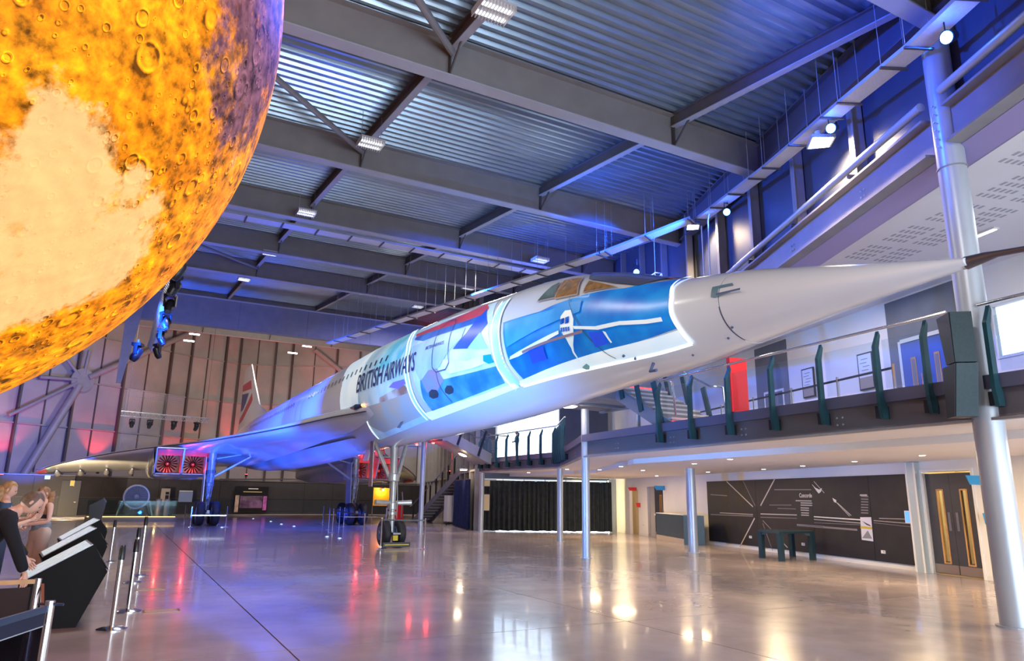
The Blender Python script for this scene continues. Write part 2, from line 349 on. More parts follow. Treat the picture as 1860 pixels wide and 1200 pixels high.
# ---------------------------------------------------------------- right-hand upper wall (blue-lit) above the mezzanine
AB0, AB1 = Vector((2.89, -16.85, 0)), Vector((8.64, -4.67, 0)); dAB = (AB1 - AB0).normalized(); nAB = Vector((dAB.y, -dAB.x, 0)); LAB = (AB1 - AB0).length
Zv = Vector((0, 0, 1))
def pab(s, z=0, o=0): return AB0 + dAB * s + nAB * o + Zv * z
uw = MB()
uw.frame(pab(-14, 7.0, .35), dAB * (LAB + 14), nAB * .08, (0, 0, 6)); uw = uw.build('wall_right', steel_dark, kind='structure')
sp = [-13.5, -10.8, -8.1, -5.4, -2.7, 0, 2.55, 5.1, 7.65, 10.2, LAB]
for a, c in zip(sp, sp[1:]):
    za, zc = GB((pab(a)).y) + .9, GB(pab(c).y) + .9
    P = [pab(a + .04, 7.7, .3), pab(c - .04, 7.7, .3), pab(c - .04, zc, .3), pab(a + .04, za, .3)]
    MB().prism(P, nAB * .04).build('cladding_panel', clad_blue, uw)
    MB().frame(pab(a - .09, 7.7, .02), dAB * .18, nAB * .02, (0, 0, za - 7.7)).frame(pab(a - .01, 7.7, .02), dAB * .02, nAB * .27, (0, 0, za - 7.7)).build('stud', steel, uw)
    MB().lathe(pab(a, 7.82, -.12), nAB, [(0, .05), (.2, .05)], 8).build('rail_bracket', steel_dark, uw)
P0, P1 = pab(-13.5), pab(LAB)
def slope(P, off): return Vector((P.x, P.y, GB(P.y) + off))
MB().ibeam(slope(P0 + nAB * -.02, .12), slope(P1 + nAB * -.02, .12), .3, .78).build('eaves_beam', mat('blue_grey_beam', (.12, .12, .165), .45, .2), uw)
for s0, s1 in ((-13.5, -.25), (.25, LAB)):
    MB().tube([pab(s0, 7.95, -.12), pab(s1, 7.95, -.12)], .075, 14).build('round_rail', silver, uw, smooth=True)
    MB().ibeam(pab(s0, 7.05, .02), pab(s1, 7.05, .02), .34, .66, .045).build('lintel_beam', steel, uw)
    for k in range(2, int(s1 - s0), 3):
        b = MB()
        for i in (0, 1):
            for j in (0, 1): b.lathe(pab(s0 + k + i * .12, 7.3 + j * .12, 0), -nAB, [(0, .018), (.025, .018)], 6)
        b.build('bolt_group', silver, uw)
MB().prism([pab(-13.5, 7.04, .12), pab(LAB, 7.04, .12), pab(LAB, 6.86, .50), pab(-13.5, 6.86, .50)], (0, 0, .03)).build('bulkhead', mat('bulkhead_blue_light_tint', (.42, .38, .70), .6), uw)  # lilac base colour carries the blue light falling on the bulkhead
# mezzanine ceiling with groups of perforation slots
zc = 6.86
mz = MB().add([pab(-14, zc, .48), pab(LAB, zc, .48), Vector((14.2, 7.4, zc)), Vector((15, 2, zc)), Vector((4, -34, zc))] + [pab(-14, zc + .1, .48), pab(LAB, zc + .1, .48), Vector((14.2, 7.4, zc + .1)), Vector((15, 2, zc + .1)), Vector((4, -34, zc + .1))], [(0, 1, 2, 3, 4), (9, 8, 7, 6, 5)]).build('ceiling_mezzanine', white_ceil, kind='structure')
slotm = mat('perforation_dark', (.42, .42, .45), .8)
for i in range(15):
    for j in range(8):
        c0 = Vector((9.0, -6.0, zc - .001)) + Vector((-.26, -.9655, 0)) * (i * 1.12) + Vector((-.9655, .26, 0)) * (j * .74 + .3)
        if (c0 - AB0).dot(nAB) < 1.2: continue
        b = MB()
        for a in range(4):
            for e in range(5): b.box(c0 + Vector((-.26, -.9655, 0)) * a * .23 + Vector((-.9655, .26, 0)) * e * .12, (.06, .13, .004), math.atan2(-.26, .9655) + 0)
        b.build('perforation_group', slotm, mz, kind='stuff')
# upper hall wall further back, then the big glazed gable wall
def clad_wall(name, a, c, z0, m, kx=2.2, rails=(), out=1):
    A, B_ = Vector((*a, 0)), Vector((*c, 0)); L = (B_ - A).length; d = (B_ - A) / L; n = d.cross(Zv) * out; k = max(1, round(L / kx))
    top = lambda P: GB(P.y) + .95
    root = MB().prism([A + Zv * z0 - n * .1, B_ + Zv * z0 - n * .1, Vector((B_.x, B_.y, top(B_))) - n * .1, Vector((A.x, A.y, top(A))) - n * .1], -n * .06).build(name, steel_dark, kind='structure')
    for i in range(k):
        p0 = A + d * (L * i / k + .02); p1 = A + d * (L * (i + 1) / k - .02)
        MB().prism([p0 + Zv * z0, p1 + Zv * z0, Vector((p1.x, p1.y, top(p1))), Vector((p0.x, p0.y, top(p0)))], -n * .06).build('cladding_panel', m, root)
        MB().frame(A + d * (L * i / k - .05) + Zv * z0, d * .1, n * .22, (0, 0, top(p0) - z0)).build('stud', steel, root)
    for r in rails: MB().frame(A + Zv * r, d * L, n * .2, (0, 0, .12)).build('rail', steel, root)
    return root
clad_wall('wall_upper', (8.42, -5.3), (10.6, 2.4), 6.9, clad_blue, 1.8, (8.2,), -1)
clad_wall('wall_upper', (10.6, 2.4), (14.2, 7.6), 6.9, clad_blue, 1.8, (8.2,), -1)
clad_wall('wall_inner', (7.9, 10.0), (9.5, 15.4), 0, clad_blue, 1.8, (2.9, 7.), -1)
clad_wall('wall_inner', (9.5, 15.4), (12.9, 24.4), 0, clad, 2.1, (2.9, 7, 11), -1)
clad_wall('wall_inner', (12.9, 24.4), (18.4, 44.5), 0, clad, 2.1, (2.9, 7, 11), -1)
F0, F1 = Vector((7.9, 9.9, 0)), Vector((14.2, 7.6, 0)); dF = (F1 - F0).normalized(); nF = Vector((dF.y, -dF.x, 0))
def pf(s, z=0, o=0): return F0 + dF * s + nF * o + Zv * z
LF = (F1 - F0).length
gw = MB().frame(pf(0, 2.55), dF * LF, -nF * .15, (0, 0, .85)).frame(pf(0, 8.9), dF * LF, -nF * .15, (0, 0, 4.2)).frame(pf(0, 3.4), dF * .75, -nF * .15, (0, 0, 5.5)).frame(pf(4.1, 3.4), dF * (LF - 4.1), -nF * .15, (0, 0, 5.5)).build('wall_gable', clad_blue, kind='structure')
for nm, s0, s1, z0, z1, k in (('window_1', .75, 4.1, 3.4, 8.9, 1), ('window_2', .1, LF - .1, .05, 2.55, 6)):
    wi = MB(); 
    for i in range(k + 1): wi.frame(pf(s0 + (s1 - s0) * i / k - .02, z0), dF * .04, -nF * .1, (0, 0, z1 - z0))
    for zz in (z0, z1 - .05): wi.frame(pf(s0, zz), dF * (s1 - s0), -nF * .1, (0, 0, .05))
    wi = wi.build(nm, mat('white_frame', (.7, .72, .75), .4), kind='structure')
    for i in range(k): MB().frame(pf(s0 + (s1 - s0) * i / k + .03, z0 + .05, -.04), dF * ((s1 - s0) / k - .06), -nF * .01, (0, 0, z1 - z0 - .1)).build('pane', glass, wi)

# ---------------------------------------------------------------- right-hand room wall (ground floor and mezzanine)
C0 = Vector((12.1, -1.71, 0)); dC = Vector((-.26, -.9655, 0)).normalized(); nC = Vector((-.9655, .26, 0)).normalized()   # nC points into the hall
def pc(t, z=0, o=0): return C0 + dC * t + nC * o + Zv * z
def tz(x, y): P = V((12.1, -1.71), (9.45, -11.55), x, y); return (P - C0).dot(dC), P.z
def wallpieces(name, z0, z1, t0, t1, holes, m, th=.15):
    b = MB(); cur = t0
    for a, c, h0, h1 in sorted(holes):
        b.frame(pc(cur, z0), dC * (a - cur), -nC * th, (0, 0, z1 - z0))
        if h0 > z0: b.frame(pc(a, z0), dC * (c - a), -nC * th, (0, 0, h0 - z0))
        if h1 < z1: b.frame(pc(a, h1), dC * (c - a), -nC * th, (0, 0, z1 - h1))
        cur = c
    b.frame(pc(cur, z0), dC * (t1 - cur), -nC * th, (0, 0, z1 - z0)); return b.build(name, m, kind='structure')
dA = (tz(1144, 930)[0], tz(1160, 930)[0]); dB = (tz(1177, 930)[0], tz(1206, 930)[0]); dD = (tz(1686, 950)[0] , tz(1776, 950)[0])
wallpieces('wall_ground_floor', 0, 2.75, -10.6, 19, [(dA[0], dA[1], 0, 2.1), (dB[0], dB[1], 0, 2.2), (dD[0], dD[1], 0, 2.36)], white_wall)
w2 = (tz(1803, 590)[0], 17.5)
wallpieces('wall_mezzanine', 3.4, 6.9, -10.6, 19, [(w2[0], w2[1], 4.75, 5.95)], white_wall)
MB().frame(pc(-9.2, 0, .012), dC * (dA[0] + 9.2), nC * -.02, (0, 0, .1)).frame(pc(dA[1], 0, .012), dC * (dB[0] - dA[1]), nC * -.02, (0, 0, .1)).frame(pc(dB[1], 0, .012), dC * (dD[0] - dB[1]), nC * -.02, (0, 0, .1)).frame(pc(dD[1], 0, .012), dC * (19 - dD[1]), nC * -.02, (0, 0, .1)).build('baseboard_right', mat('white_skirting', (.75, .72, .70), .45), kind='structure')
# window in the mezzanine wall at the far right
wi = MB()
for i in range(4): wi.frame(pc(w2[0] + (w2[1] - w2[0]) * i / 3 - .03, 4.75), dC * .06, -nC * .12, (0, 0, 1.2))
wi.frame(pc(w2[0], 4.72, .02), dC * (w2[1] - w2[0]), -nC * .16, (0, 0, .06)); wi.frame(pc(w2[0], 5.9), dC * (w2[1] - w2[0]), -nC * .12, (0, 0, .05)); wi = wi.build('window_3', mat('white_frame', (1, 1, 1)), kind='structure')
for i in range(3): MB().frame(pc(w2[0] + (w2[1] - w2[0]) * i / 3 + .03, 4.78, -.05), dC * ((w2[1] - w2[0]) / 3 - .06), -nC * .01, (0, 0, 1.12)).build('pane', glass, wi)
# room behind the doorways
cb_ = MB()
for a_, L_, dp in ((dA[0] - .5, dB[1] - dA[0] + 1.2, 1.3), (dD[0] - .8, dD[1] - dD[0] + 1.6, 1.7)):
    cb_.frame(pc(a_, 0, -dp), dC * L_, -nC * .1, (0, 0, 2.7)).frame(pc(a_, 0, -.15), dC * .08, -nC * (dp - .1), (0, 0, 2.7)).frame(pc(a_ + L_ - .08, 0, -.15), dC * .08, -nC * (dp - .1), (0, 0, 2.7)).frame(pc(a_, 2.62, -.15), dC * L_, -nC * (dp), (0, 0, .08))
cb_.build('wall_corridor', mat('corridor_paint', (.75, .62, .40), .6), kind='structure')
point('corridor_lamp', pc((dA[0] + dB[1]) / 2, 2.2, -.6), 25, WARM); point('corridor_lamp', pc((dD[0] + dD[1]) / 2, 2.2, -.9), 75, (1, .8, .45))

# doors
doorgrey = mat('charcoal_door', (.045, .045, .06), .45, 0, .1, 4)
def leaf(root, t0, t1, z1, vp, hinge_side, m=doorgrey, kick=True):
    o = -.06; L = t1 - t0; a, c, h0, h1 = vp     # vision panel, relative to the leaf
    b = MB(); b.frame(pc(t0, .02, o), dC * a, -nC * .05, (0, 0, z1)); b.frame(pc(t0 + c, .02, o), dC * (L - c), -nC * .05, (0, 0, z1)); b.frame(pc(t0 + a, .02, o), dC * (c - a), -nC * .05, (0, 0, h0)); b.frame(pc(t0 + a, h1, o), dC * (c - a), -nC * .05, (0, 0, z1 + .02 - h1))
    q = b.build('door_leaf', m, root)
    f = MB()
    for x in (a - .035, c): f.frame(pc(t0 + x, h0 - .03, o + .012), dC * .035, -nC * .07, (0, 0, h1 - h0 + .06))
    for z in (h0 - .035, h1): f.frame(pc(t0 + a, z, o + .012), dC * (c - a), -nC * .07, (0, 0, .035))
    f.build('vision_frame', wood, q); MB().frame(pc(t0 + a, h0, o - .02), dC * (c - a), -nC * .01, (0, 0, h1 - h0)).build('vision_panel', glass, q)
    if kick: MB().frame(pc(t0 + .01, .03, o + .004), dC * (L - .02), nC * .004, (0, 0, .2)).build('kick_plate', mat('kick_plate_metal', (.35, .28, .25), .35, .6), q)
    hx = L - .14 if hinge_side == 'l' else .08
    MB().frame(pc(t0 + hx, 1.0, o + .004), dC * .07, nC * .006, (0, 0, .42)).build('push_plate', mat('grey_plate', (.25, .25, .28), .35, .7), q)
rt = MB().frame(pc(dD[0] - .06, 0, .03), dC * .06, -nC * .19, (0, 0, 2.42)).frame(pc(dD[1], 0, .03), dC * .06, -nC * .19, (0, 0, 2.42)).frame(pc(dD[0], 2.36, .03), dC * (dD[1] - dD[0]), -nC * .19, (0, 0, .06)).build('door_1', white_wall, kind='structure')
Ld = (dD[1] - dD[0]) / 2
leaf(rt, dD[0] + .005, dD[0] + Ld - .004, 2.3, (Ld * .46, Ld * .66, .28, 1.92), 'l'); leaf(rt, dD[0] + Ld + .004, dD[1] - .005, 2.3, (Ld * .42, Ld * .62, .28, 1.92), 'r')
rt = MB().frame(pc(dB[0] - .04, 0, .02), dC * .04, -nC * .17, (0, 0, 2.24)).frame(pc(dB[1], 0, .02), dC * .04, -nC * .17, (0, 0, 2.24)).frame(pc(dB[0], 2.2, .02), dC * (dB[1] - dB[0]), -nC * .17, (0, 0, .04)).build('door_2', white_wall, kind='structure')
L2 = dB[1] - dB[0]; leaf(rt, dB[0] + L2 * .38, dB[1] - .01, 2.15, (L2 * .34, L2 * .44, .95, 1.8), 'l'); MB().frame(pc(dB[0] + .01, 0, -.12), dC * (L2 * .36), -nC * .02, (0, 0, 2.18)).build('side_panel', mat('grey_side_panel', (.38, .36, .36), .5), rt)
# mezzanine double door, set in a slate panel
gA = (tz(1613, 600)[0], tz(1757, 600)[0]); gB = (tz(1372, 650)[0], tz(1430, 650)[0])
for k, (a, c) in enumerate((gA, gB)):
    MB().frame(pc(a, 3.4, .03), dC * (c - a), -nC * .03, (0, 0, 3.4)).build('wall_panel', greypanel, kind='structure')
t0, t1 = tz(1640, 640)[0], tz(1728, 640)[0]; zt = 5.62
rt = MB().frame(pc(t0 - .08, 3.4, .06), dC * .08, -nC * .04, (0, 0, zt - 3.34)).frame(pc(t1, 3.4, .06), dC * .08, -nC * .04, (0, 0, zt - 3.34)).frame(pc(t0, zt, .06), dC * (t1 - t0), -nC * .04, (0, 0, .1)).build('door_3', mat('white_frame', (1, 1, 1)), kind='structure')
hw = (t1 - t0) / 2
for k in (0, 1):
    a = t0 + k * hw + .005; q = MB().frame(pc(a, 3.42, .05), dC * (hw - .01), -nC * .03, (0, 0, zt - 3.44)).build('door_leaf', bluedoor, rt)
    MB().frame(pc(a + hw * .38, 3.75, .06), dC * (hw * .22), -nC * .01, (0, 0, 1.45)).build('vision_frame', wood, q); MB().frame(pc(a + hw * .42, 3.8, .065), dC * (hw * .14), -nC * .01, (0, 0, 1.35)).build('vision_panel', mat('grey_glass', (.25, .25, .3), .1), q)
    MB().tube([pc(a + (hw * .85 if k == 0 else hw * .12), 4.3, .1), pc(a + (hw * .85 if k == 0 else hw * .12), 4.75, .1)], .015, 8).build('pull_handle', chrome, q)
t0, t1 = tz(1390, 690)[0], tz(1422, 690)[0]
rt = MB().frame(pc(t0 - .06, 3.4, .05), dC * .06, -nC * .02, (0, 0, 1.75)).frame(pc(t1, 3.4, .05), dC * .06, -nC * .02, (0, 0, 1.75)).frame(pc(t0 - .06, 5.15, .05), dC * (t1 - t0 + .12), -nC * .02, (0, 0, .07)).build('door_4', mat('white_frame', (1, 1, 1)), kind='structure')
MB().frame(pc(t0, 3.42, .045), dC * (t1 - t0), -nC * .02, (0, 0, 1.73)).build('door_leaf', greypanel, rt)
# framed posters on the mezzanine wall
def poster(x0, x1, yt, yb, label, shade):
    a, c = tz(x0, (yt + yb) / 2)[0], tz(x1, (yt + yb) / 2)[0]; z1 = tz((x0 + x1) / 2, yt)[1]; z0 = tz((x0 + x1) / 2, yb)[1]; z0 = max(z0, 3.5)
    r = thing('framed_poster', label, 'poster', pc(a, z0), None)
    MB().frame(pc(a, z0, .06), dC * (c - a), -nC * .03, (0, 0, z1 - z0)).build('frame', blackm, r)
    MB().frame(pc(a + .04, z0 + .04, .066), dC * (c - a - .08), -nC * .01, (0, 0, z1 - z0 - .08)).build('print', mat('poster_paper', (.72, .75, .78), .4), r)
    MB().frame(pc(a + .04, z0 + .04, .068), dC * (c - a - .08), -nC * .01, (0, 0, (z1 - z0) * .3)).build('print_band', mat(shade, (.35, .28, .24), .5), r)
    b = MB()
    for k in range(5): b.frame(pc(a + .1 + .05 * (k % 3), z0 + (z1 - z0) * (.42 + .1 * k), .068), dC * ((c - a) * .45), -nC * .01, (0, 0, .02))
    b.build('print_lines', mat('grey_ink', (.2, .22, .28), .5), r)
poster(1562, 1590, 640, 708, 'tall framed poster on the mezzanine wall left of the blue double door', 'poster_brown')
poster(1460, 1482, 668, 722, 'smaller framed poster behind the mezzanine balustrade near the grey stripe', 'poster_brown')
a, c = tz(1337, 720)[0], tz(1356, 720)[0]
r = thing('red_information_totem', 'plain red totem standing on the mezzanine floor by the wall', 'totem', pc(a, 3.4, .5))
P = G(1337, 752, 3.4); b = MB().box((P.x + .1, P.y, 4.02), (.42, .12, 1.2), -.2); b.build('totem_body', mat('signal_red', (.85, .02, .03), .35), r); MB().box((P.x + .1, P.y, 3.42), (.5, .3, .03), -.2).build('base', blackm, r)

# ---------------------------------------------------------------- mezzanine balcony
EP = [(2.05, -26), (2.89, -16.85), (3.73, -5.54), (7.2, 1.3), (7.15, 8.14)]
bal = thing('balcony', 'white soffited mezzanine balcony with grey steel edge beam', 'balcony', (7, -6, 3.4))
outer = [Vector((*q, 0)) for q in EP]; inner = [pc(17.9 + 7, 0, -.2), pc(-8.6, 0, -.2)]
poly = outer + [Vector((13.8, 7.3, 0)), pc(-8.5, 0), pc(24, 0)]
def flat(poly, z0, z1, name, m, par):
    b = MB(); n = len(poly); b.add([p + Zv * z0 for p in poly] + [p + Zv * z1 for p in poly], [tuple(range(n))[::-1], tuple(range(n, 2 * n))] + [(i, (i + 1) % n, n + (i + 1) % n, n + i) for i in range(n)]); return b.build(name, m, par)
flat(poly, 2.84, 3.39, 'floor_slab', mat('mezzanine_floor', (.30, .28, .30), .35), bal)
sof = []
for i in range(len(EP)):
    a = Vector((*EP[max(i - 1, 0)], 0)); c = Vector((*EP[min(i + 1, len(EP) - 1)], 0)); d = (c - a).normalized(); sof.append(Vector((*EP[i], 0)) + Vector((d.y, -d.x, 0)) * 1.5)
flat(sof + [Vector((13.8, 7.2, 0)), pc(-8.5, 0), pc(24, 0)], 2.62, 2.80, 'inner_soffit', white_ceil, bal)
flat(outer + sof[::-1], 2.76, 2.82, 'outer_soffit', white_ceil, bal)
for a, c in zip(outer, outer[1:]):
    d = (c - a).normalized(); n = Vector((-d.y, d.x, 0))
    MB().frame(a + Zv * 2.80, c - a, -n * .1, (0, 0, .42)).build('edge_beam_web', mat('mauve_grey_beam', (.30, .26, .31), .45, .1), bal)
    MB().frame(a + Zv * 3.2, c - a, n * .12, (0, 0, .2)).build('edge_beam_upper_flange', mat('slate_blue_beam', (.12, .12, .19), .4, .2), bal)
    MB().frame(a + Zv * 2.76, c - a, n * .1, (0, 0, .04)).build('edge_beam_lower_flange', steel, bal)
    L = (c - a).length
    for k in range(1, int(L / 2.4) + 1):
        b = MB()
        for i in (0, 1):
            for j in (0, 1): b.lathe(a + d * (k * 2.4 + i * .12) + Zv * (2.93 + j * .12), n, [(0, .016), (.02, .016)], 6)
        b.build('bolt_group', silver, bal)
# soffit downlights
DL = [(1128, 847), (1089, 853), (1168, 854), (1261, 842), (1326, 834), (1387, 852), (1286, 857), (1458, 846), (1552, 838), (1675, 827), (1193, 864), (1630, 845), (1030, 852), (960, 858)]
DL.sort(); NTH = ['leftmost', 'second', 'third', 'fourth', 'fifth', 'sixth', 'seventh', 'eighth', 'ninth', 'tenth', 'eleventh', 'twelfth', 'thirteenth', 'rightmost']
for k, q in enumerate(DL):
    P = G(*q, 2.61)
    r = thing('downlight', f'small recessed soffit downlight, {NTH[k]} of fourteen counted from the left', 'light', P, 'downlights in the soffit'); MB().lathe(P + Zv * .012, -Zv, [(0, .09), (.012, .085)], 14).build('bezel', socket_m, r); MB().lathe(P - Zv * .001, -Zv, [(0, .06), (.004, .06)], 12).build('lens', lampwarm, r)
for x, y, pw in [(9.6, .5, 60), (8.6, -4.5, 60), (7.2, -9, 60), (6.2, -13.5, 70), (10.5, 4, 70), (5.2, -18, 70)]:
    area('soffit_downlighting', (x, y, 2.55), (x, y, 0), .7, pw * 1.9, (1, .74, .42))
area('curtain_gap_daylight', (12.0, 8.05, 1.3), (13.8, 5.5, 1.3), .5, 120, (1, .84, .42), 2.2)
area('mezzanine_ceiling_light', (8.0, -8, 6.72), (8.0, -8, 0), 1.2, 110, (.95, .93, 1), 9); area('mezzanine_ceiling_light', (6.0, -17, 6.75), (6, -17, 0), 1.5, 100, (.95, .93, 1), 4)
# linear lamps in the mezzanine ceiling
for k, q in enumerate([(1785, 424)]):
    P = G(*q, 6.84); r = thing('linear_ceiling_light', ['short lit strip lamp in the perforated ceiling right of the round column', 'strip lamp in the perforated ceiling left of the round column'][k], 'light', P)
    MB().box(P, (.14, .62, .03), -.26).build('housing', socket_m, r); MB().box(P - Zv * .017, (.08, .56, .01), -.26).build('diffuser', lampw, r)

# ---------------------------------------------------------------- balustrade: steel fins, glass sheets, tubular rail
fin_b = mat('black_bracket', (.02, .02, .03), .4, .3)
def fin(par, P, d, n, lean=0.):          # P: point of the slab edge at floor level, d along the edge, n outwards
    pr = [(.03, .99), (.06, .92), (.16, .72), (.17, -.20), (.13, -.47), (.0, -.47), (.0, -.30), (.06, -.12), (.06, .7), (.0, .92)]
    q = MB().prism([P - d * .03 + n * (a + .12 - .02) + Zv * z + d * lean * z for a, z in pr], d * .06).build('fin_post', teal, par)
    MB().frame(P + d * .03 + Zv * -.46 + n * .0, d * .07, n * .24, (0, 0, .2)).build('bracket', fin_b, q)
def balustrade(name, label, a, c, ts, gap=None, z=3.4, glassy=True, rail=(None, None)):
    A, B_ = Vector((*a, z)), Vector((*c, z)); d = (B_ - A).normalized(); n = Vector((-d.y, d.x, 0)); r = thing(name, label, 'balustrade', A)
    for t in ts: fin(r, A + d * t, d, n)
    for t, u in zip(ts, ts[1:]):
        if gap and t < gap < u: continue
        MB().frame(A + d * (t + .05) + n * .10 + Zv * .03, d * (u - t - .1), n * .015, (0, 0, .80)).build('glass_sheet', glass, r)
    return r, A, d, n
L1 = (outer[2] - outer[1]).length
r, A, d, n = balustrade('balustrade', 'long glass balustrade with dark fins and steel handrail along balcony front', EP[1], EP[2], [.55 + .05, 1.45, 2.63, 3.81, 5.05, 6.29, 7.5])
MB().tube([A + d * .25 + n * .12 + Zv * 1.03, A + d * 7.45 + n * .12 + Zv * 1.03], .026, 10).build('handrail', chrome, r, smooth=True)
r, A, d, n = balustrade('balustrade', 'near glass balustrade right of the thick round column', EP[0], EP[1], [9.19 - .38 - 1.2 * k for k in range(5)][::-1])
MB().tube([A + d * 3.4 + n * .12 + Zv * 1.03, A + d * 8.95 + n * .12 + Zv * 1.03], .026, 10).build('handrail', chrome, r, smooth=True)
r, A, d, n = balustrade('balustrade', 'far recessed balustrade silhouetted against the bright window', EP[3], EP[4], [.15 + .98 * k for k in range(7)] + [6.75])
MB().tube([A + d * .0 + n * .12 + Zv * 1.03, A + d * 6.8 + n * .12 + Zv * 1.03], .026, 8).build('handrail', chrome, r, smooth=True)
r, A, d, n = balustrade('balustrade', 'angled balustrade section linking the front column to the recess', EP[2], EP[3], [4.6, 5.3, 6.0, 6.7, 7.4])
MB().tube([A + d * 4.5 + n * .12 + Zv * 1.03, A + d * 7.67 + n * .12 + Zv * 1.03], .026, 8).build('handrail', chrome, r, smooth=True)
# barrier rail seen inside the mezzanine
r = thing('inner_barrier', 'low chrome post barrier standing further back on the mezzanine', 'barrier', (6.5, -9, 3.4))
for k in range(6):
    P = Vector((7.9, -5.6, 3.4)) + dC * k * 1.7; MB().tube([P, P + Zv * .98], .03, 8).build('post', chrome, r)
    if k: MB().frame(P + Zv * .88 - dC * 1.7, dC * 1.7, nC * .008, (0, 0, .05)).build('belt', blackm, r)

# ---------------------------------------------------------------- columns
def column(label, x, y, z1, rad, z0=0):
    r = thing('steel_column', label, 'column', (x, y, z0)); MB().lathe((x, y, z0 + .015), Zv, [(0, rad), (z1 - z0 - .015, rad)], 28).build('shaft', silver, r, smooth=True)
    if z0 == 0: MB().lathe((x, y, 0), Zv, [(0, rad + .05), (.018, rad + .05)], 20).build('base_plate', silver, r)
    return r
cb = column('thick silver round column at far right rising to the roof', 2.93, -16.9, 9.2, .2)
MB().lathe((2.93, -16.9, 6.7), Zv, [(0, .215), (.02, .215)], 28).build('collar', steel, cb); 
b = MB()
for k in range(6): b.lathe((2.70, -16.86, 7.05 + k * .14), (-1, .1, 0), [(0, .016), (.03, .016)], 6)
b.build('bolt_row', silver, cb)
column('silver round column carrying the balcony corner and upper landing', 3.73, -5.54, 4.15, .115); column('silver column at the recess corner in front of black curtain', 7.18, 1.26, 2.78, .12)
column('silver column at left end of the long black curtain', 7.15, 8.14, 2.8, .125); column('free standing silver column under the landing of the left stair', 3.97, 7.74, 4.1, .11)
column('silver column in front of the dark reception desk', 8.32, -4.84, 2.62, .155); column('slim steel post between landing and balcony floor', 4.6, -6.9, 4.2, .06, 3.39)

# ---------------------------------------------------------------- the delta-winged airliner
FK = [-18.45, -17, -15.5, -14, -12.8, -12, -11.2, -10, -8.5, -6, 0, 10, 24, 30, 36, 40, 43.1]
FW = [.12, .38, .64, .85, 1., 1.07, 1.13, 1.22, 1.32, 1.42, 1.44, 1.44, 1.44, 1.3, .9, .5, .12]
FT = [4.24, 4.58, 4.94, 5.17, 5.62, 5.85, 6.06, 6.22, 6.31, 6.53, 6.75, 6.70, 6.66, 6.6, 6.5, 6.2, 5.85]
FB = [4.14, 4.04, 3.88, 3.72, 3.65, 3.61, 3.57, 3.48, 3.39, 3.3, 3.22, 3.21, 3.3, 3.6, 4.3, 5.0, 5.6]
def itp(x, X, Y):
    if x <= X[0]: return Y[0]
    for i in range(len(X) - 1):
        if x <= X[i + 1]: return Y[i] + (Y[i + 1] - Y[i]) * (x - X[i]) / (X[i + 1] - X[i])
    return Y[-1]
def smooth_itp(x, X, Y): return (itp(x - .35, X, Y) + 2 * itp(x, X, Y) + itp(x + .35, X, Y)) / 4 if X[0] + .5 < x < X[-1] - .5 else itp(x, X, Y)
def S(y, deg, off=0.):                   # point on the fuselage skin; deg 0 top, 90 starboard (-X)
    ph = math.radians(deg); w = smooth_itp(y, FK, FW) + off; t = smooth_itp(y, FK, FT) + off; b = smooth_itp(y, FK, FB) - off
    return Vector((-w * math.sin(ph), y, (t + b) / 2 + (t - b) / 2 * math.cos(ph)))
jet = thing('supersonic_airliner', 'white delta-winged airliner with long pointed nose parked in the hall', 'aircraft', (0, 0, 0))
skin = mat('white_aircraft_paint', (.68, .70, .74), .22, 0, .02, .6, coat=.5)
def tube_part(y0, y1, step, name, m, nseg=56):
    b = MB(); ys_ = []; y = y0
    while y < y1 - 1e-6: ys_.append(y); y += step
    ys_.append(y1); n0 = len(ys_)
    for y in ys_:
        for k in range(nseg): b.v.append(S(y, 360 * k / nseg))
    for i in range(n0 - 1):
        for k in range(nseg): j = (k + 1) % nseg; b.f.append((i * nseg + k, i * nseg + j, (i + 1) * nseg + j, (i + 1) * nseg + k))
    b.f.append(tuple(range(nseg))); b.f.append(tuple((n0 - 1) * nseg + k for k in range(nseg))[::-1]); return b.build(name, m, jet, smooth=True)
fus = tube_part(-15.34, 43.1, .35, 'fuselage', skin); nosec = tube_part(-18.45, -15.36, .15, 'nose_cone', skin)
MB().tube([(0, -18.42, 4.19), (0, -18.62, 4.20), (0, -18.75, 4.20), (0, -19.6, 4.11), (0, -19.9, 4.08)], [.075, .055, .035, .022, .008], 12).build('pitot_probe', mat('probe_metal', (.12, .11, .13), .3, .7), jet, smooth=True)
def skinpoly(name, pts, m, off=.012, par=None, mirror=False):
    cy = sum(p[0] for p in pts) / len(pts); bm = bmesh.new(); U = 38.   # work in (y, deg/38)
    vs = [bm.verts.new((p[0], p[1] / U, 0)) for p in pts]; bm.faces.new(vs)
    y = math.floor(min(p[0] for p in pts) / .5) * .5
    while y < max(p[0] for p in pts): bmesh.ops.bisect_plane(bm, geom=bm.verts[:] + bm.edges[:] + bm.faces[:], plane_co=(y, 0, 0), plane_no=(1, 0, 0)); y += .5
    g = math.floor(min(p[1] for p in pts) / 5) * 5
    while g < max(p[1] for p in pts): bmesh.ops.bisect_plane(bm, geom=bm.verts[:] + bm.edges[:] + bm.faces[:], plane_co=(0, g / U, 0), plane_no=(0, 1, 0)); g += 5
    for v in bm.verts: v.co = S(v.co.x, v.co.y * U, off)
    me = bpy.data.meshes.new(name); bmesh.ops.triangulate(bm, faces=bm.faces); bm.to_mesh(me); bm.free(); me.polygons.foreach_set('use_smooth', [True] * len(me.polygons))
    me.materials.append(m); o = bpy.data.objects.new(name, me); COL.objects.link(o); o.parent = par or fus; return o
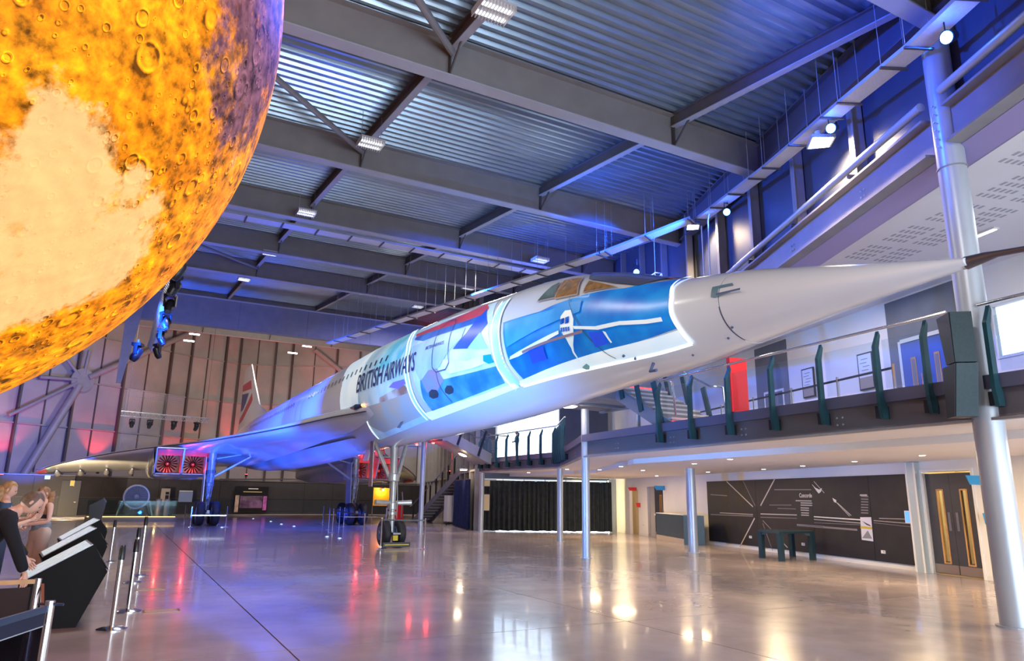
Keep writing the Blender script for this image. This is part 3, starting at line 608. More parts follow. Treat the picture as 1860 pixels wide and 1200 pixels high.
def skinline(name, pts, wdt, m, off=.014, par=None):   # a narrow band following (y, deg) points
    b = MB(); P = []
    for (y0, g0), (y1, g1) in zip(pts, pts[1:]):
        k = max(1, int(max(abs(y1 - y0) / .3, abs(g1 - g0) / 4)))
        P += [(y0 + (y1 - y0) * i / k, g0 + (g1 - g0) * i / k) for i in range(k)]
    P.append(pts[-1]); Q = [S(*p, off) for p in P]
    for i, (p, q) in enumerate(zip(P, Q)):
        t = (Q[min(i + 1, len(Q) - 1)] - Q[max(i - 1, 0)]).normalized(); c = Vector((0, p[0], q.z)); nrm = (S(*p, off + .1) - q).normalized(); s_ = t.cross(nrm).normalized() * wdt / 2
        b.v += [q - s_, q + s_]
    for i in range(len(Q) - 1): b.f.append((2 * i, 2 * i + 1, 2 * i + 3, 2 * i + 2))
    return b.build(name, m, par or fus, smooth=True)
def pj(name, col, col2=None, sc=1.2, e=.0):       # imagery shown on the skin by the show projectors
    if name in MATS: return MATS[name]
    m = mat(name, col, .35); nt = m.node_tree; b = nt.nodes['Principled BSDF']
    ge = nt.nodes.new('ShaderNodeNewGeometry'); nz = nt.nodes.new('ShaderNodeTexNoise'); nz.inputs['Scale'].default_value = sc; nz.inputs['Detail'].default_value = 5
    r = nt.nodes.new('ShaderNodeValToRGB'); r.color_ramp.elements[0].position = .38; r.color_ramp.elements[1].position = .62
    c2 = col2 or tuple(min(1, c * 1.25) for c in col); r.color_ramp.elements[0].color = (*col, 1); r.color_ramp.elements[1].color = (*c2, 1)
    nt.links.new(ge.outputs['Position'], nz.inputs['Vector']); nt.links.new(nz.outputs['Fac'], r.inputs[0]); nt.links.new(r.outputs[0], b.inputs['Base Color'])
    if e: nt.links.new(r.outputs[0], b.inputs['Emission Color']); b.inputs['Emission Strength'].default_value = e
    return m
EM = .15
D = {
'p0bg':[(2.17,31.1),(-0.07,25.6),(-2.77,26.1),(-4.32,70.5),(-4.56,99.0),(-4.71,123.3),(-4.81,143.5),(-0.08,153.3),(-0.2,133.5),(0.05,114.2),(0.02,85.6)],
'p0brown':[(-1.79,118.8),(-2.09,106.3),(-3.6,102.9),(-4.3,102.5),(-4.55,109.1),(-4.6,116.3),(-3.99,117.3)],
'p0violet':[(-3.02,99.4),(-3.42,96.1),(-4.31,96.9),(-4.41,101.5),(-3.81,104.3)],
'p0grey':[(-0.03,110.8),(-2.51,111.4),(-4.57,110.8),(-4.65,126.1),(-4.69,138.3),(-1.1,145.5),(-0.29,131.6)],
'p0cyan':[(-1.51,53.4),(-2.99,26.1),(-4.1,53.5),(-3.77,73.4),(-2.52,77.5),(-1.4,74.6)],
'p1bg':[(-3.61,34.0),(-6.27,41.1),(-8.73,39.6),(-9.2,69.0),(-9.36,93.1),(-9.44,113.4),(-9.54,130.6),(-5.5,134.6),(-5.17,115.1),(-4.95,95.6),(-4.62,72.3)],
'p1red':[(-4.1,46.9),(-5.89,48.7),(-7.33,43.6),(-8.13,37.1),(-8.58,48.2),(-8.66,56.2),(-7.78,57.8),(-6.2,57.5),(-4.32,52.0)],
'p1nav':[(-4.37,53.1),(-6.25,57.2),(-7.82,57.4),(-8.7,56.0),(-8.54,64.6),(-7.04,64.7),(-5.31,64.7),(-4.4,57.0)],
'p1tail':[(-8.53,49.3),(-9.0,70.1),(-8.7,79.7),(-8.23,88.4),(-7.47,84.7),(-8.03,73.2),(-8.41,58.7)],
'p1tailb':[(-8.77,77.1),(-9.18,94.2),(-8.7,91.8),(-8.28,87.7)],
'p1blue':[(-5.49,103.4),(-6.64,108.8),(-8.11,110.2),(-9.4,111.6),(-9.45,128.2),(-5.5,134.6),(-5.35,119.9)],
'p1cream':[(-6.83,100.5),(-6.95,91.1),(-8.21,99.3),(-9.3,98.4),(-9.35,105.9),(-8.41,106.9),(-7.29,105.9)],
'p1cream2':[(-9.06,69.0),(-8.95,60.2),(-9.3,94.6),(-9.1,81.1)],
'p1body':[(-4.6,66),(-6.35,66.4),(-7.9,66.2),(-7.86,77.0),(-7.21,86.4),(-6.76,96.7),(-5.49,103.4),(-4.98,84.9)],
'p1teal':[(-8.94,103.9),(-8.97,99.1),(-9.3,100.3),(-9.35,107.9),(-9.14,107.7)],
'p1brown':[(-5.6,103.9),(-6.1,97.1),(-6.61,98.5),(-6.88,109.9),(-6.29,118.7),(-5.76,116.2)],
'disc1':[(-5.87,116.2),(-6.08,114.5),(-6.35,116.2),(-6.38,120.3),(-6.25,123.0),(-5.97,123.3),(-5.8,120.2)],
'disc2':[(-6.79,117.9),(-6.97,115.1),(-7.19,116.2),(-7.24,119.7),(-7.13,123.0),(-6.9,123.5),(-6.75,121.0)],
'p2bg':[(-9.71,74.9),(-11.04,74.2),(-12.4,60),(-13.3,50.5),(-13.85,34),(-14.3,14),(-14.34,49.7),(-14.41,75.8),(-14.45,95.0),(-14.52,114.4),(-12.81,124.2),(-10.13,130.4),(-9.92,113.5),(-9.85,98.1)],
'p2cyan':[(-9.85,77.6),(-11.4,75.5),(-12.36,67.2),(-12.37,80.4),(-11.45,88.8),(-9.96,98.9)],
'p2fus':[(-11.83,82.9),(-11.94,77.8),(-12.11,77.8),(-12.22,87.2),(-12.19,103.4),(-12.05,116.8),(-11.96,104.8),(-11.81,95.0)],
'p2wingL':[(-9.97,109.9),(-10.03,107.4),(-11.16,100.4),(-11.76,95.8),(-11.76,98.9),(-11.14,104.7),(-10.32,109.5)],
'p2wingR':[(-12.2,93.7),(-12.81,96.9),(-13.42,93.7),(-14.31,95.8),(-14.33,101.3),(-13.41,98.0),(-12.87,100.6),(-12.23,96.6)],
'p2in1':[(-10.7,108.2),(-11.21,107.3),(-11.2,118.6),(-10.7,119.1)],
'p2in2':[(-12.61,101.4),(-12.96,103.3),(-13.02,115.6),(-12.68,117.3)],
'p2nose':[(-12.04,110.7),(-12.13,109.6),(-12.08,117.0),(-12.12,128.0),(-12.09,128.2),(-12.03,117.8)],
'p2leg':[(-12.98,102.2),(-13.05,103.7),(-13.13,115.1),(-13.09,115.5)],
'patch':[(-12.1,133.0),(-12.24,130.9),(-12.28,134.1),(-12.21,137.7),(-12.12,137.1),(-12.06,134.6)]}
PM = dict(p0bg=('pic_pale_cyan', (.40, .68, .82), (.62, .84, .95)), p0brown=('pic_brown', (.30, .17, .15), (.62, .66, .78)), p0violet=('pic_violet', (.20, .18, .75)), p0grey=('pic_silver', (.36, .44, .50), (.46, .42, .38)),
          p0cyan=('pic_teal_streak', (.12, .55, .72), (.5, .85, .95)), p1bg=('pic_pale_sky', (.42, .64, .90), (.70, .86, .95)), p1red=('pic_red', (.55, .05, .08), (.42, .04, .12)), p1nav=('pic_navy', (.02, .07, .42), (.02, .22, .62)),
          p1tail=('pic_royal', (.0, .07, .52), (.0, .10, .62)), p1tailb=('pic_light_blue', (.28, .62, .92)), p1blue=('pic_deep_blue', (.01, .17, .60), (.08, .38, .80)), p1cream=('pic_cream', (.80, .80, .58), (.62, .70, .78)),
          p1cream2=('pic_cream2', (.74, .84, .80)), p1body=('pic_lilac', (.30, .48, .90), (.42, .62, .95)), p1teal=('pic_teal', (.0, .28, .45)), p1brown=('pic_tan', (.34, .24, .30), (.22, .30, .62)), disc1=('pic_black', (.02, .04, .07)), disc2=('pic_black', (.02, .04, .07)),
          p2bg=('pic_azure', (.0, .15, .66), (.01, .30, .82)), p2cyan=('pic_turquoise', (.06, .42, .80), (.01, .28, .78)), p2fus=('pic_white', (.75, .92, 1)), p2wingL=('pic_white', (.75, .92, 1)), p2wingR=('pic_white', (.75, .92, 1)),
          p2in1=('pic_ultramarine', (.02, .08, .75)), p2in2=('pic_ultramarine', (.02, .08, .75)), p2nose=('pic_white', (.75, .92, 1)), p2leg=('pic_white', (.75, .92, 1)), patch=('pic_green_grey', (.18, .38, .38)))
lay = dict(p0bg=.010, p1bg=.010, p2bg=.010)
for k, pts in D.items(): skinpoly('show_picture', pts, pj(PM[k][0], PM[k][1], PM[k][2] if len(PM[k]) > 2 else None, e=EM), lay.get(k, .013 + .0013 * list(D).index(k)))
for a, c in (((-11.84, 86), (-11.96, 85)), ((-11.99, 85), (-12.1, 84))): skinpoly('show_picture', [a, c, (c[0], 90), (a[0], 91)], pj('pic_royal', (0, 0, 1)), .052)
for k in range(4): skinpoly('show_picture', [(-11.85 - .07 * k, 94), (-11.90 - .07 * k, 93.7), (-11.90 - .07 * k, 97.5), (-11.85 - .07 * k, 98)], pj('pic_royal', (0, 0, 1)), .052)
skinline('show_picture', [(-10.5, 107), (-12.47, 100.2)], .05, pj('pic_pole_brown', (.30, .20, .26)), .056)
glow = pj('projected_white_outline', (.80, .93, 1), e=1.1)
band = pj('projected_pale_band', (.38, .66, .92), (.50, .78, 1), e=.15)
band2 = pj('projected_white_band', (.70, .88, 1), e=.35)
def ringpts(a, c, g0, g1): return [(a + (c - a) * i / 12, g0 + (g1 - g0) * i / 12) for i in range(13)]
R1 = [(-3.05, 26.4), (-3.75, 47), (-4.31, 68.6), (-4.6, 99.2), (-4.74, 123.5), (-4.91, 142.3)]; R2 = [(-9.29, 46.2), (-9.38, 70.5), (-9.5, 94.0), (-9.58, 114.5), (-9.8, 135.7)]; R3 = [(-14.3, 12), (-14.32, 30), (-14.36, 50), (-14.47, 69.9), (-14.5, 94.3), (-14.57, 114.7), (-14.62, 139.6)]
sh = lambda R_, d: [(y + d, g) for y, g in R_]
skinline('show_band', R1, .34, band, .018); skinline('show_outline', sh(R1, -.12), .05, glow, .03); skinline('show_outline', sh(R1, .12), .05, glow, .03)
skinline('show_band', R2, .42, band, .018); skinline('show_outline', sh(R2, -.17), .05, glow, .03); skinline('show_outline', sh(R2, .14), .045, glow, .03)
skinline('show_outline', R3, .06, glow, .03); skinline('show_outline', [(-14.62, 139.6), (-10.0, 136.5)], .05, glow, .032)
skinpoly('show_band', [(-4.95, 134.8), (-9.75, 130.8), (-9.85, 136.2), (-5.0, 144.5)], band2, .02); skinpoly('show_band', [(-9.95, 130.8), (-14.53, 117), (-14.62, 139.6), (-9.98, 137)], band2, .02)
skinpoly('show_band', [(-.1, 147), (-4.75, 136.5), (-4.85, 143.5), (-.1, 154)], band, .02)
skinpoly('show_band', [(2.2, 104), (2.26, 75.5), (3.0, 45), (3.4, 30), (.2, 30.8), (0, 64), (0.02, 86), (.06, 106)], band2, .016)
skinline('show_outline', [(-.05, 107), (-.35, 122), (-.2, 135), (-.1, 152)], .07, glow, .03)
# lettering on the side
navy = mat('navy_lettering', (.01, .03, .16), .35)
def skin_text(s, ya, yb, g0, g1, m, off=.036):
    me = text_mesh(s); xs_ = [v.co.x for v in me.vertices]; ys_ = [v.co.y for v in me.vertices]; x0, x1, q0, q1 = min(xs_), max(xs_), min(ys_), max(ys_)
    bm = bmesh.new(); bm.from_mesh(me)
    for k in range(1, 6): bmesh.ops.bisect_plane(bm, geom=bm.verts[:] + bm.edges[:] + bm.faces[:], plane_co=(0, q0 + (q1 - q0) * k / 6, 0), plane_no=(0, 1, 0))
    for v in bm.verts:
        u = (v.co.x - x0) / (x1 - x0); t = (v.co.y - q0) / (q1 - q0); v.co = S(ya + (yb - ya) * u, g0 + (g1 - g0) * t, off)
    bm.to_mesh(me); bm.free(); me.materials.append(m); o = bpy.data.objects.new('lettering', me); COL.objects.link(o); o.parent = fus; return o
skin_text('BRITISH', .15, -2.45, 93.5, 73.5, navy); skin_text('AIRWAYS', -2.62, -5.15, 92.8, 74.5, navy); skin_text('BRITISH AIRWAYS', -5.78, -6.9, 77.2, 73.7, navy)
# cabin windows, doors, panel lines
dkg = mat('dark_window', (.015, .02, .035), .12); line = mat('panel_line', (.06, .09, .2), .5)
y = -2.49
while y < 24:
    if not 8.0 < y < 10.6: skinpoly('cabin_window', [(y, 63.5 + .05 * y), (y + .12, 63.5 + .05 * y), (y + .12, 70 + .05 * y), (y, 70 + .05 * y)], dkg, .034)
    y += .53
def door(pts, wdt=.03): skinline('door_outline', pts + [pts[0]], wdt, line, .04)
door([(-6.25, 60), (-6.4, 52), (-6.6, 49.5), (-6.95, 50.5), (-7.1, 56), (-7.3, 96), (-7.1, 101), (-6.55, 101), (-6.35, 96)]); door([(8.6, 98), (8.6, 56), (8.8, 48), (9.5, 48), (9.7, 56), (9.7, 98)])
skinline('door_outline', [(-6.55, 101), (-6.6, 115), (-6.85, 131)], .025, line, .04)
skinline('nose_joint', [(-15.35, 100), (-15.35, 128), (-15.35, 165)], .018, line, .004); skinline('panel_seam', [(-11.95, 62), (-12.0, 70), (-12.35, 92), (-12.9, 128), (-13.0, 133)], .018, line, .038)
skinpoly('access_patch', [(-2.39, 142.3), (-3.0, 136.8), (-3.3, 136.3), (-2.62, 143.4)], mat('grey_patch', (.2, .25, .32), .4), .04)
skinpoly('nose_slot', [(-15.23, 83.1), (-15.22, 65.9), (-15.56, 64.2), (-15.59, 68.9), (-15.34, 70.6), (-15.34, 79.8), (-15.58, 81.0), (-15.3, 85.3)], mat('slot_grey', (.10, .20, .26), .4), .012, nosec)
skinline('nose_vane', [(-15.35, 82), (-15.75, 80)], .03, line, .05, nosec)
for p_ in ((-15.2, 150), (-14.4, 158), (-15.4, 135)): MB().lathe(S(*p_), S(*p_, .1) - S(*p_), [(0, .02), (.02, .015)], 8).build('sensor_stud', line, nosec)
for p_ in ((-13.4, 138), (-13.2, 132)): MB().lathe(S(*p_), S(*p_, .1) - S(*p_), [(0, .03), (.05, .02)], 8).build('sensor_stud', line, fus)
MB().tube([S(-13.6, 152), S(-13.6, 152, .16), S(-13.75, 152, .17)], .028, 8).build('drain_mast', line, fus)
# flight deck: raised brow, side windows, windscreen
amber = mat('flight_deck_amber_glass', (.16, .075, .02), .1, emit=.10, ecol=(1, .5, .12), var=.9, scale=6)
greyg = mat('flight_deck_grey_glass', (.10, .14, .13), .1)
frame_m = mat('window_surround', (.45, .33, .30), .4)
for pts, m in (([(-10.88, 62.4), (-11.07, 45.0), (-11.21, 39.8), (-11.43, 61.5)], greyg), ([(-11.49, 62.4), (-11.33, 37.7), (-11.80, 33.4), (-12.11, 59.6)], amber), ([(-12.2, 41.3), (-13.08, 50.6), (-12.3, 58.0)], amber)):
    cy = sum(p[0] for p in pts) / len(pts); cg = sum(p[1] for p in pts) / len(pts)
    q = skinpoly('side_window_frame', [(cy + (a - cy) * 1.12, cg + (g - cg) * 1.14) for a, g in pts], frame_m, .03); skinpoly('side_window_glass', pts, m, .036, q)
vis = mat('windscreen_glass', (.16, .15, .22), .10, .55, coat=1)
skinpoly('windscreen', [(-12.0, 31), (-11.7, 14.4), (-11.75, 0), (-11.75, -25), (-12.03, -34), (-12.93, -44), (-13.55, -44), (-13.74, -29), (-13.95, 0), (-13.8, 31.0), (-13.55, 45.0), (-12.93, 44.4), (-12.1, 37)], vis, .03)
for g in (-9, 9): skinline('windscreen_post', [(-11.8, g), (-13.8, g * .8)], .04, skin, .036)
# wings
LEW = [(1.30, 17.0 - 18.43, 4.22), (1.75, 1.57, 4.26), (2.15, 4.57, 4.24), (2.75, 8.07, 4.22), (3.5, 11.57, 4.18), (4.5, 15.07, 4.10), (5.6, 18.07, 4.06), (7, 21.07, 3.96), (8.5, 23.57, 3.78), (10, 25.97, 3.52), (11.4, 28.37, 3.22), (12.3, 30.27, 2.98), (12.8, 32.1, 2.84)]
LX = [a[0] for a in LEW]; LY = [a[1] for a in LEW]; LZ = [a[2] for a in LEW]
tip_red = mat('wing_tip_red', (.75, .08, .03), .4)
def wing(sd):
    b = MB(); n, m_ = 36, 26; top, bot = [], []
    for i in range(n + 1):
        lat = 1.25 + (12.8 - 1.25) * i / n; ly, lz = itp(lat, LX, LY), itp(lat, LX, LZ); ty = 35.4 - max(0, lat - 12) * .8; tz_ = 3.62 + (2.72 - 3.62) * (lat - 1) / 11.8
        if lat < 1.3: ly = LY[0]
        for j in range(m_ + 1):
            u = (j / m_) ** 1.6; c = ty - ly; th = .042 * c * (u ** .5) * (1 - u) * 1.1 + .03 * min(1, u * 25); th = min(th, .42)
            z = lz + (tz_ - lz) * u + math.sin(PI * u) * .12; bl = max(0, 1 - (lat - 1) / 1.3)
            top.append(Vector((sd * lat, ly + c * u, z + th * .55 + bl * .12))); bot.append(Vector((sd * lat, ly + c * u, z - th - bl * .35 * math.sin(PI * min(1, u * 1.1)))))
    b.v = top + bot; N = len(top); s_ = m_ + 1
    for i in range(n):
        for j in range(m_): k = i * s_ + j; b.f += [(k, k + 1, k + s_ + 1, k + s_), (N + k, N + k + s_, N + k + s_ + 1, N + k + 1)]
        b.f += [(i * s_, (i + 1) * s_, N + (i + 1) * s_, N + i * s_), (i * s_ + m_, N + i * s_ + m_, N + (i + 1) * s_ + m_, (i + 1) * s_ + m_)]
    for j in range(m_): k = n * s_ + j; b.f.append((k, k + 1, N + k + 1, N + k))
    w_ = b.build('wing', skin, jet, smooth=True)
    MB().add([(sd * 12.82, 32.2, 2.92), (sd * 12.82, 34.6, 2.78), (sd * 12.82, 34.6, 2.66), (sd * 12.82, 32.2, 2.74), (sd * 12.2, 31.0, 3.0), (sd * 12.2, 32.3, 3.0), (sd * 12.2, 32.3, 2.76), (sd * 12.2, 31.0, 2.80)], [(0, 1, 2, 3), (0, 4, 5, 1), (3, 2, 6, 7), (0, 3, 7, 4), (4, 7, 6, 5)]).build('wing_tip', tip_red, w_)
    for lat in (7.4, 8.9, 10.4, 11.7):
        zb = 2.95 - (lat - 7.4) * .06; MB().tube([(sd * lat, 32.2, zb + .18), (sd * lat, 33.2, zb), (sd * lat, 35.2, zb - .02)], [.05, .17, .1], 10).build('elevon_actuator_fairing', skin, w_, smooth=True)
    k = MB()
    for i in range(30): a = 1.4 + 11.2 * i / 30; c = a + 11.2 / 30; k.bar((sd * a, itp(a, LX, LY) - .03, itp(a, LX, LZ) - .04), (sd * c, itp(c, LX, LY) - .03, itp(c, LX, LZ) - .04), .05, .03)
    k.build('leading_edge_seal', mat('dark_seal', (.04, .04, .07), .5), w_)
    return w_
wl = wing(-1); wr = wing(1)
# engine nacelles with twin square intakes
nac = mat('nacelle_skin', (.62, .64, .70), .2, .35, .05, 1.5); fanm = mat('fan_blade_metal', (.10, .09, .09), .35, .8); duct = mat('duct_metal', (.5, .45, .45), .35, .4)
def nacelle(sd):
    x0, x1 = 3.98, 6.50; yf = 17.9; z0, z1 = 2.45, 3.86; r = MB()
    # outer shell as lofted rounded-bottom box
    st = [(yf + .55, z0 + .16, z1 - .45), (yf + 1.5, z0 + .02, z1), (24, 2.36, 3.9), (31, 2.5, 3.75), (34.8, 2.75, 3.7)]
    def sec(y, a, c, k=1.): return [(x0, y, c), (x0, y, a + .18), (x0 + .10, y, a + .05), (x0 + .28, y, a), (x1 - .40, y, a), (x1 - .12, y, a + .08), (x1 + .02, y, a + .3), (x1 + .12, y, c)]
    secs = [[Vector((sd * p[0], p[1], p[2])) for p in sec(*s_)] for s_ in st]; n = 8
    for s_ in secs: r.v += s_
    for i in range(len(secs) - 1):
        for k in range(n - 1): r.f.append((i * n + k, i * n + k + 1, (i + 1) * n + k + 1, (i + 1) * n + k))
    q = r.build('engine_nacelle', nac, jet, smooth=True)
    # raked cheek walls, splitter and ramps
    def wallx(x, w_, name='intake_wall'): return MB().prism([(sd * x, yf, z1 - .02), (sd * x, yf + .62, z0 + .12), (sd * x, yf + 3, z0 + .05), (sd * x, yf + 3, z1)], (sd * w_, 0, 0)).build(name, nac, q)
    wallx(x0 - .02, .05); wallx(x1 - .02, .06); wallx((x0 + x1) / 2 - .04, .08, 'intake_splitter')
    MB().frame((sd * x0, yf, z1 - .05), (sd * (x1 - x0), 0, 0), (0, 3, 0), (0, 0, .06)).build('intake_roof', nac, q)
    for e in (0, 1):
        a = x0 + .05 + e * (x1 - x0) / 2; w_ = (x1 - x0) / 2 - .10; cx = a + w_ / 2; cz = z0 + .66
        MB().prism([(sd * a, yf + .1, z1 - .08), (sd * a, yf + 1.3, z1 - .34), (sd * a, yf + 2.4, z1 - .28), (sd * a, yf + 2.4, z1 - .05)], (sd * w_, 0, 0)).build('intake_ramp', nac, q)
        MB().frame((sd * a, yf + .6, z0 + .1), (sd * w_, 0, 0), (0, 2, 0), (0, 0, .03)).build('intake_floor', duct, q)
        MB().frame((sd * (a - .02), yf + 2.2, z0), (sd * (w_ + .04), 0, 0), (0, .05, 0), (0, 0, 1.35)).build('intake_bulkhead', fanm, q)
        b = MB()
        for k in range(18):
            an = 2 * PI * k / 18; d = Vector((math.cos(an), 0, math.sin(an))); t = Vector((-d.z, 0, d.x)); c = Vector((sd * cx, yf + 2.1, cz)); b.add([c + d * .1 - t * .02, c + d * .1 + t * .02 + Vector((0, .05, 0)), c + d * .5 + t * .06 + Vector((0, .05, 0)), c + d * .5 - t * .02], [(0, 1, 2, 3)])
        b.build('fan_blades', fanm, q); MB().lathe((sd * cx, yf + 2.15, cz), (0, -1, 0), [(0, .1), (.08, .09), (.16, .03)], 14).build('fan_spinner', duct, q); MB().lathe((sd * cx, yf + 2.05, cz), (0, 1, 0), [(0, .53), (.02, .5), (.1, .5)], 28).build('fan_ring', duct, q) if 0 else None
        point('intake_red_lamp', (sd * cx, yf + 1.3, z0 + .35), 42, RED, .06)
    return q
nacelle(-1); nacelle(1)
# fin with flag stripes
finp = [(22.3, 6.6), (26.4, 6.95), (29.5, 7.8), (32.2, 9.5), (35.3, 11.6), (38.4, 11.65), (38.75, 9.2), (39.3, 6.3)]
fn = MB().prism([(-.045, y, z) for y, z in finp], (.09, 0, 0)).build('tail_fin', skin, jet)
for pts, m in (([(38.92, 10.36), (34.56, 10.22), (33.85, 9.45), (38.79, 9.81)], 'fin_red'), ([(38.8, 9.58), (35.08, 9.28), (36.36, 8.56), (37.86, 8.12), (38.67, 8.2)], 'fin_navy'), ([(33.4, 9.08), (32.79, 8.45), (34.66, 7.95), (37.05, 7.31), (39.0, 7.12), (38.92, 7.47), (36.4, 8.12)], 'fin_red')):
    mm = mat(m, (.55, .03, .06) if m == 'fin_red' else (.01, .02, .20), .35)
    for sx in (-1, 1): MB().prism([(sx * .046, y, z) for y, z in pts], (sx * .008, 0, 0)).build('fin_stripe', mm, fn)
# landing gear
tyre = mat('tyre_rubber', (.018, .018, .022), .6, 0, .2, 6); hub = mat('hub_blue_grey', (.10, .14, .25), .35, .4); leg = mat('gear_leg_paint', (.55, .57, .52), .35, .4, .1, 5); pipe = mat('gear_pipes', (.25, .25, .26), .4, .6)
def wheel(par, c, rad, wd, name='wheel'):
    c = Vector(c); X = Vector((1, 0, 0)); q = MB().lathe(c - X * wd / 2, X, [(0, rad * .55), (.01, rad * .86), (wd * .18, rad * .97), (wd * .35, rad), (wd * .65, rad), (wd * .82, rad * .97), (wd - .01, rad * .86), (wd, rad * .55)], 28).build(name, tyre, par, smooth=True)
    for s_ in (-1, 1):
        MB().lathe(c + X * s_ * (wd / 2 - .005), X * s_, [(0, rad * .52), (.02, rad * .5), (.03, rad * .2), (.07, rad * .16)], 20).build('hub', hub, q)
    return q
ng = MB().tube([(0, .15, .45), (0, .2, 1.1), (0, .25, 2.1), (0, .35, 3.45)], [.075, .09, .125, .125], 16).build('nose_gear_leg', leg, jet, smooth=True)
for z, r_, h in ((1.28, .16, .22), (1.05, .15, .12), (2.2, .19, .25), (.85, .12, .1), (3.3, .16, .12)): MB().lathe((0, .22, z - h / 2), Zv, [(0, r_ * .9), (.02, r_), (h - .02, r_), (h, r_ * .9)], 16).build('leg_collar', leg, ng)
for s_ in (-1, 1):
    MB().tube([(s_ * .14, .25, 2.2), (s_ * .62, .75, 3.5)], .07, 10).build('drag_strut', leg, ng); MB().tube([(s_ * .1, .33, 3.2), (s_ * .4, .45, 3.4)], .05, 8).build('side_link', pipe, ng)
    MB().tube([(s_ * .1, .2, 1.38), (s_ * .62, .1, 1.40)], [.07, .085], 12).build('steering_jack', leg, ng); MB().tube([(s_ * .09, .1, 2.1), (s_ * .11, .05, 1.5), (s_ * .13, .1, .9)], .016, 6).build('hydraulic_pipe', pipe, ng)
    wheel(ng, (s_ * .25, .15, .43), .43, .27)
MB().frame((-.72, .95, 2.75), (.05, 0, 0), (0, .5, 0), (.18, 0, .75)).build('gear_door', skin, ng); MB().frame((-.62, .6, 1.9), (.03, 0, 0), (0, .35, 0), (-.02, 0, 1.5)).build('gear_door', pipe, ng)
MB().box((.03, .15, .43), (.25, .9, .05)).tube([(-.3, .15, .43), (.3, .15, .43)], .06, 10).build('axle', pipe, ng)
MB().box((0, -.35, .1), (.9, .12, .14)).build('chock', blackm, ng); MB().box((0, -.42, .1), (.8, .01, .03)).box((-.03, -.3, .3), (.16, .1, .16)).build('chock_marking', mat('chock_yellow', (.75, .6, .03), .5), ng)
def main_gear(sd):
    x = sd * 3.86; g_ = MB().tube([(x, 18.19, .75), (x, 18.19, 1.6), (x, 18.1, 2.2), (x, 18.0, 3.7)], [.11, .12, .19, .2], 16).build('main_gear_leg', leg, jet, smooth=True)
    for z, r_, h in ((1.5, .19, .16), (2.05, .24, .2), (2.7, .26, .16), (3.3, .25, .2)): MB().lathe((x, 18.1, z - h / 2), Zv, [(0, r_ * .9), (.02, r_), (h - .02, r_), (h, r_ * .9)], 14).build('leg_collar', pipe, g_)
    MB().tube([(x, 18.05, 2.35), (x - sd * 1.9, 17.9, 3.55)], .06, 10).tube([(x, 18.05, 3.35), (x - sd * 1.9, 17.9, 3.75)], .035, 8).build('side_stay', leg, g_)
    MB().tube([(x, 17.9, 1.3), (x, 17.55, 1.0), (x, 17.75, .75)], .04, 8).build('torque_link', pipe, g_)
    for k in range(5): MB().tube([(x + .12 * math.cos(k), 18 + .15 * math.sin(k) - .12, 3.3), (x + .18 * math.cos(k * 2), 17.85, 2.4), (x + .1 * math.cos(k), 17.95, 1.2)], .016, 6).build('hydraulic_pipe', pipe, g_)
    MB().frame((x - .28, 17.7, 1.15), (.03, 0, 0), (0, 1.0, 0), (-.05, 0, 2.3)).build('gear_door', skin, g_)
    MB().box((x, 18.19, .68), (.14, 2.0, .16)).build('bogie_beam', pipe, g_)
    for dy in (-.85, .85):
        MB().tube([(x - .5, 18.19 + dy, .6), (x + .5, 18.19 + dy, .6)], .07, 10).build('axle', pipe, g_)
        for dx in (-.36, .36): wheel(g_, (x + dx, 18.19 + dy, .6), .6, .38)
main_gear(-1); main_gear(1)
# ventral fairings and nose wheel bay
MB().grid(lambda u, v: (-1.0 + 2.0 * v, 2.0 + 30 * u, 3.55 - .62 * math.sin(PI * v) ** .6 * math.sin(PI * min(1, u * 1.05)) ** .4), 20, 10).build('belly_fairing', skin, jet, smooth=True)
MB().tube([S(1.0, 108, .05), S(-.05, 108, .12), S(-.45, 108, .06)], [.06, .1, .03], 10).build('wing_root_light_housing', mat('housing_dark', (.02, .05, .1), .3), jet); MB().lathe(S(-.5, 108, .06), (0, -1, 0), [(0, .05), (.05, .03)], 10).build('root_lamp', mat('amber_lamp', (1, .45, .1), .3, emit=6, ecol=(1, .35, .08)), jet)

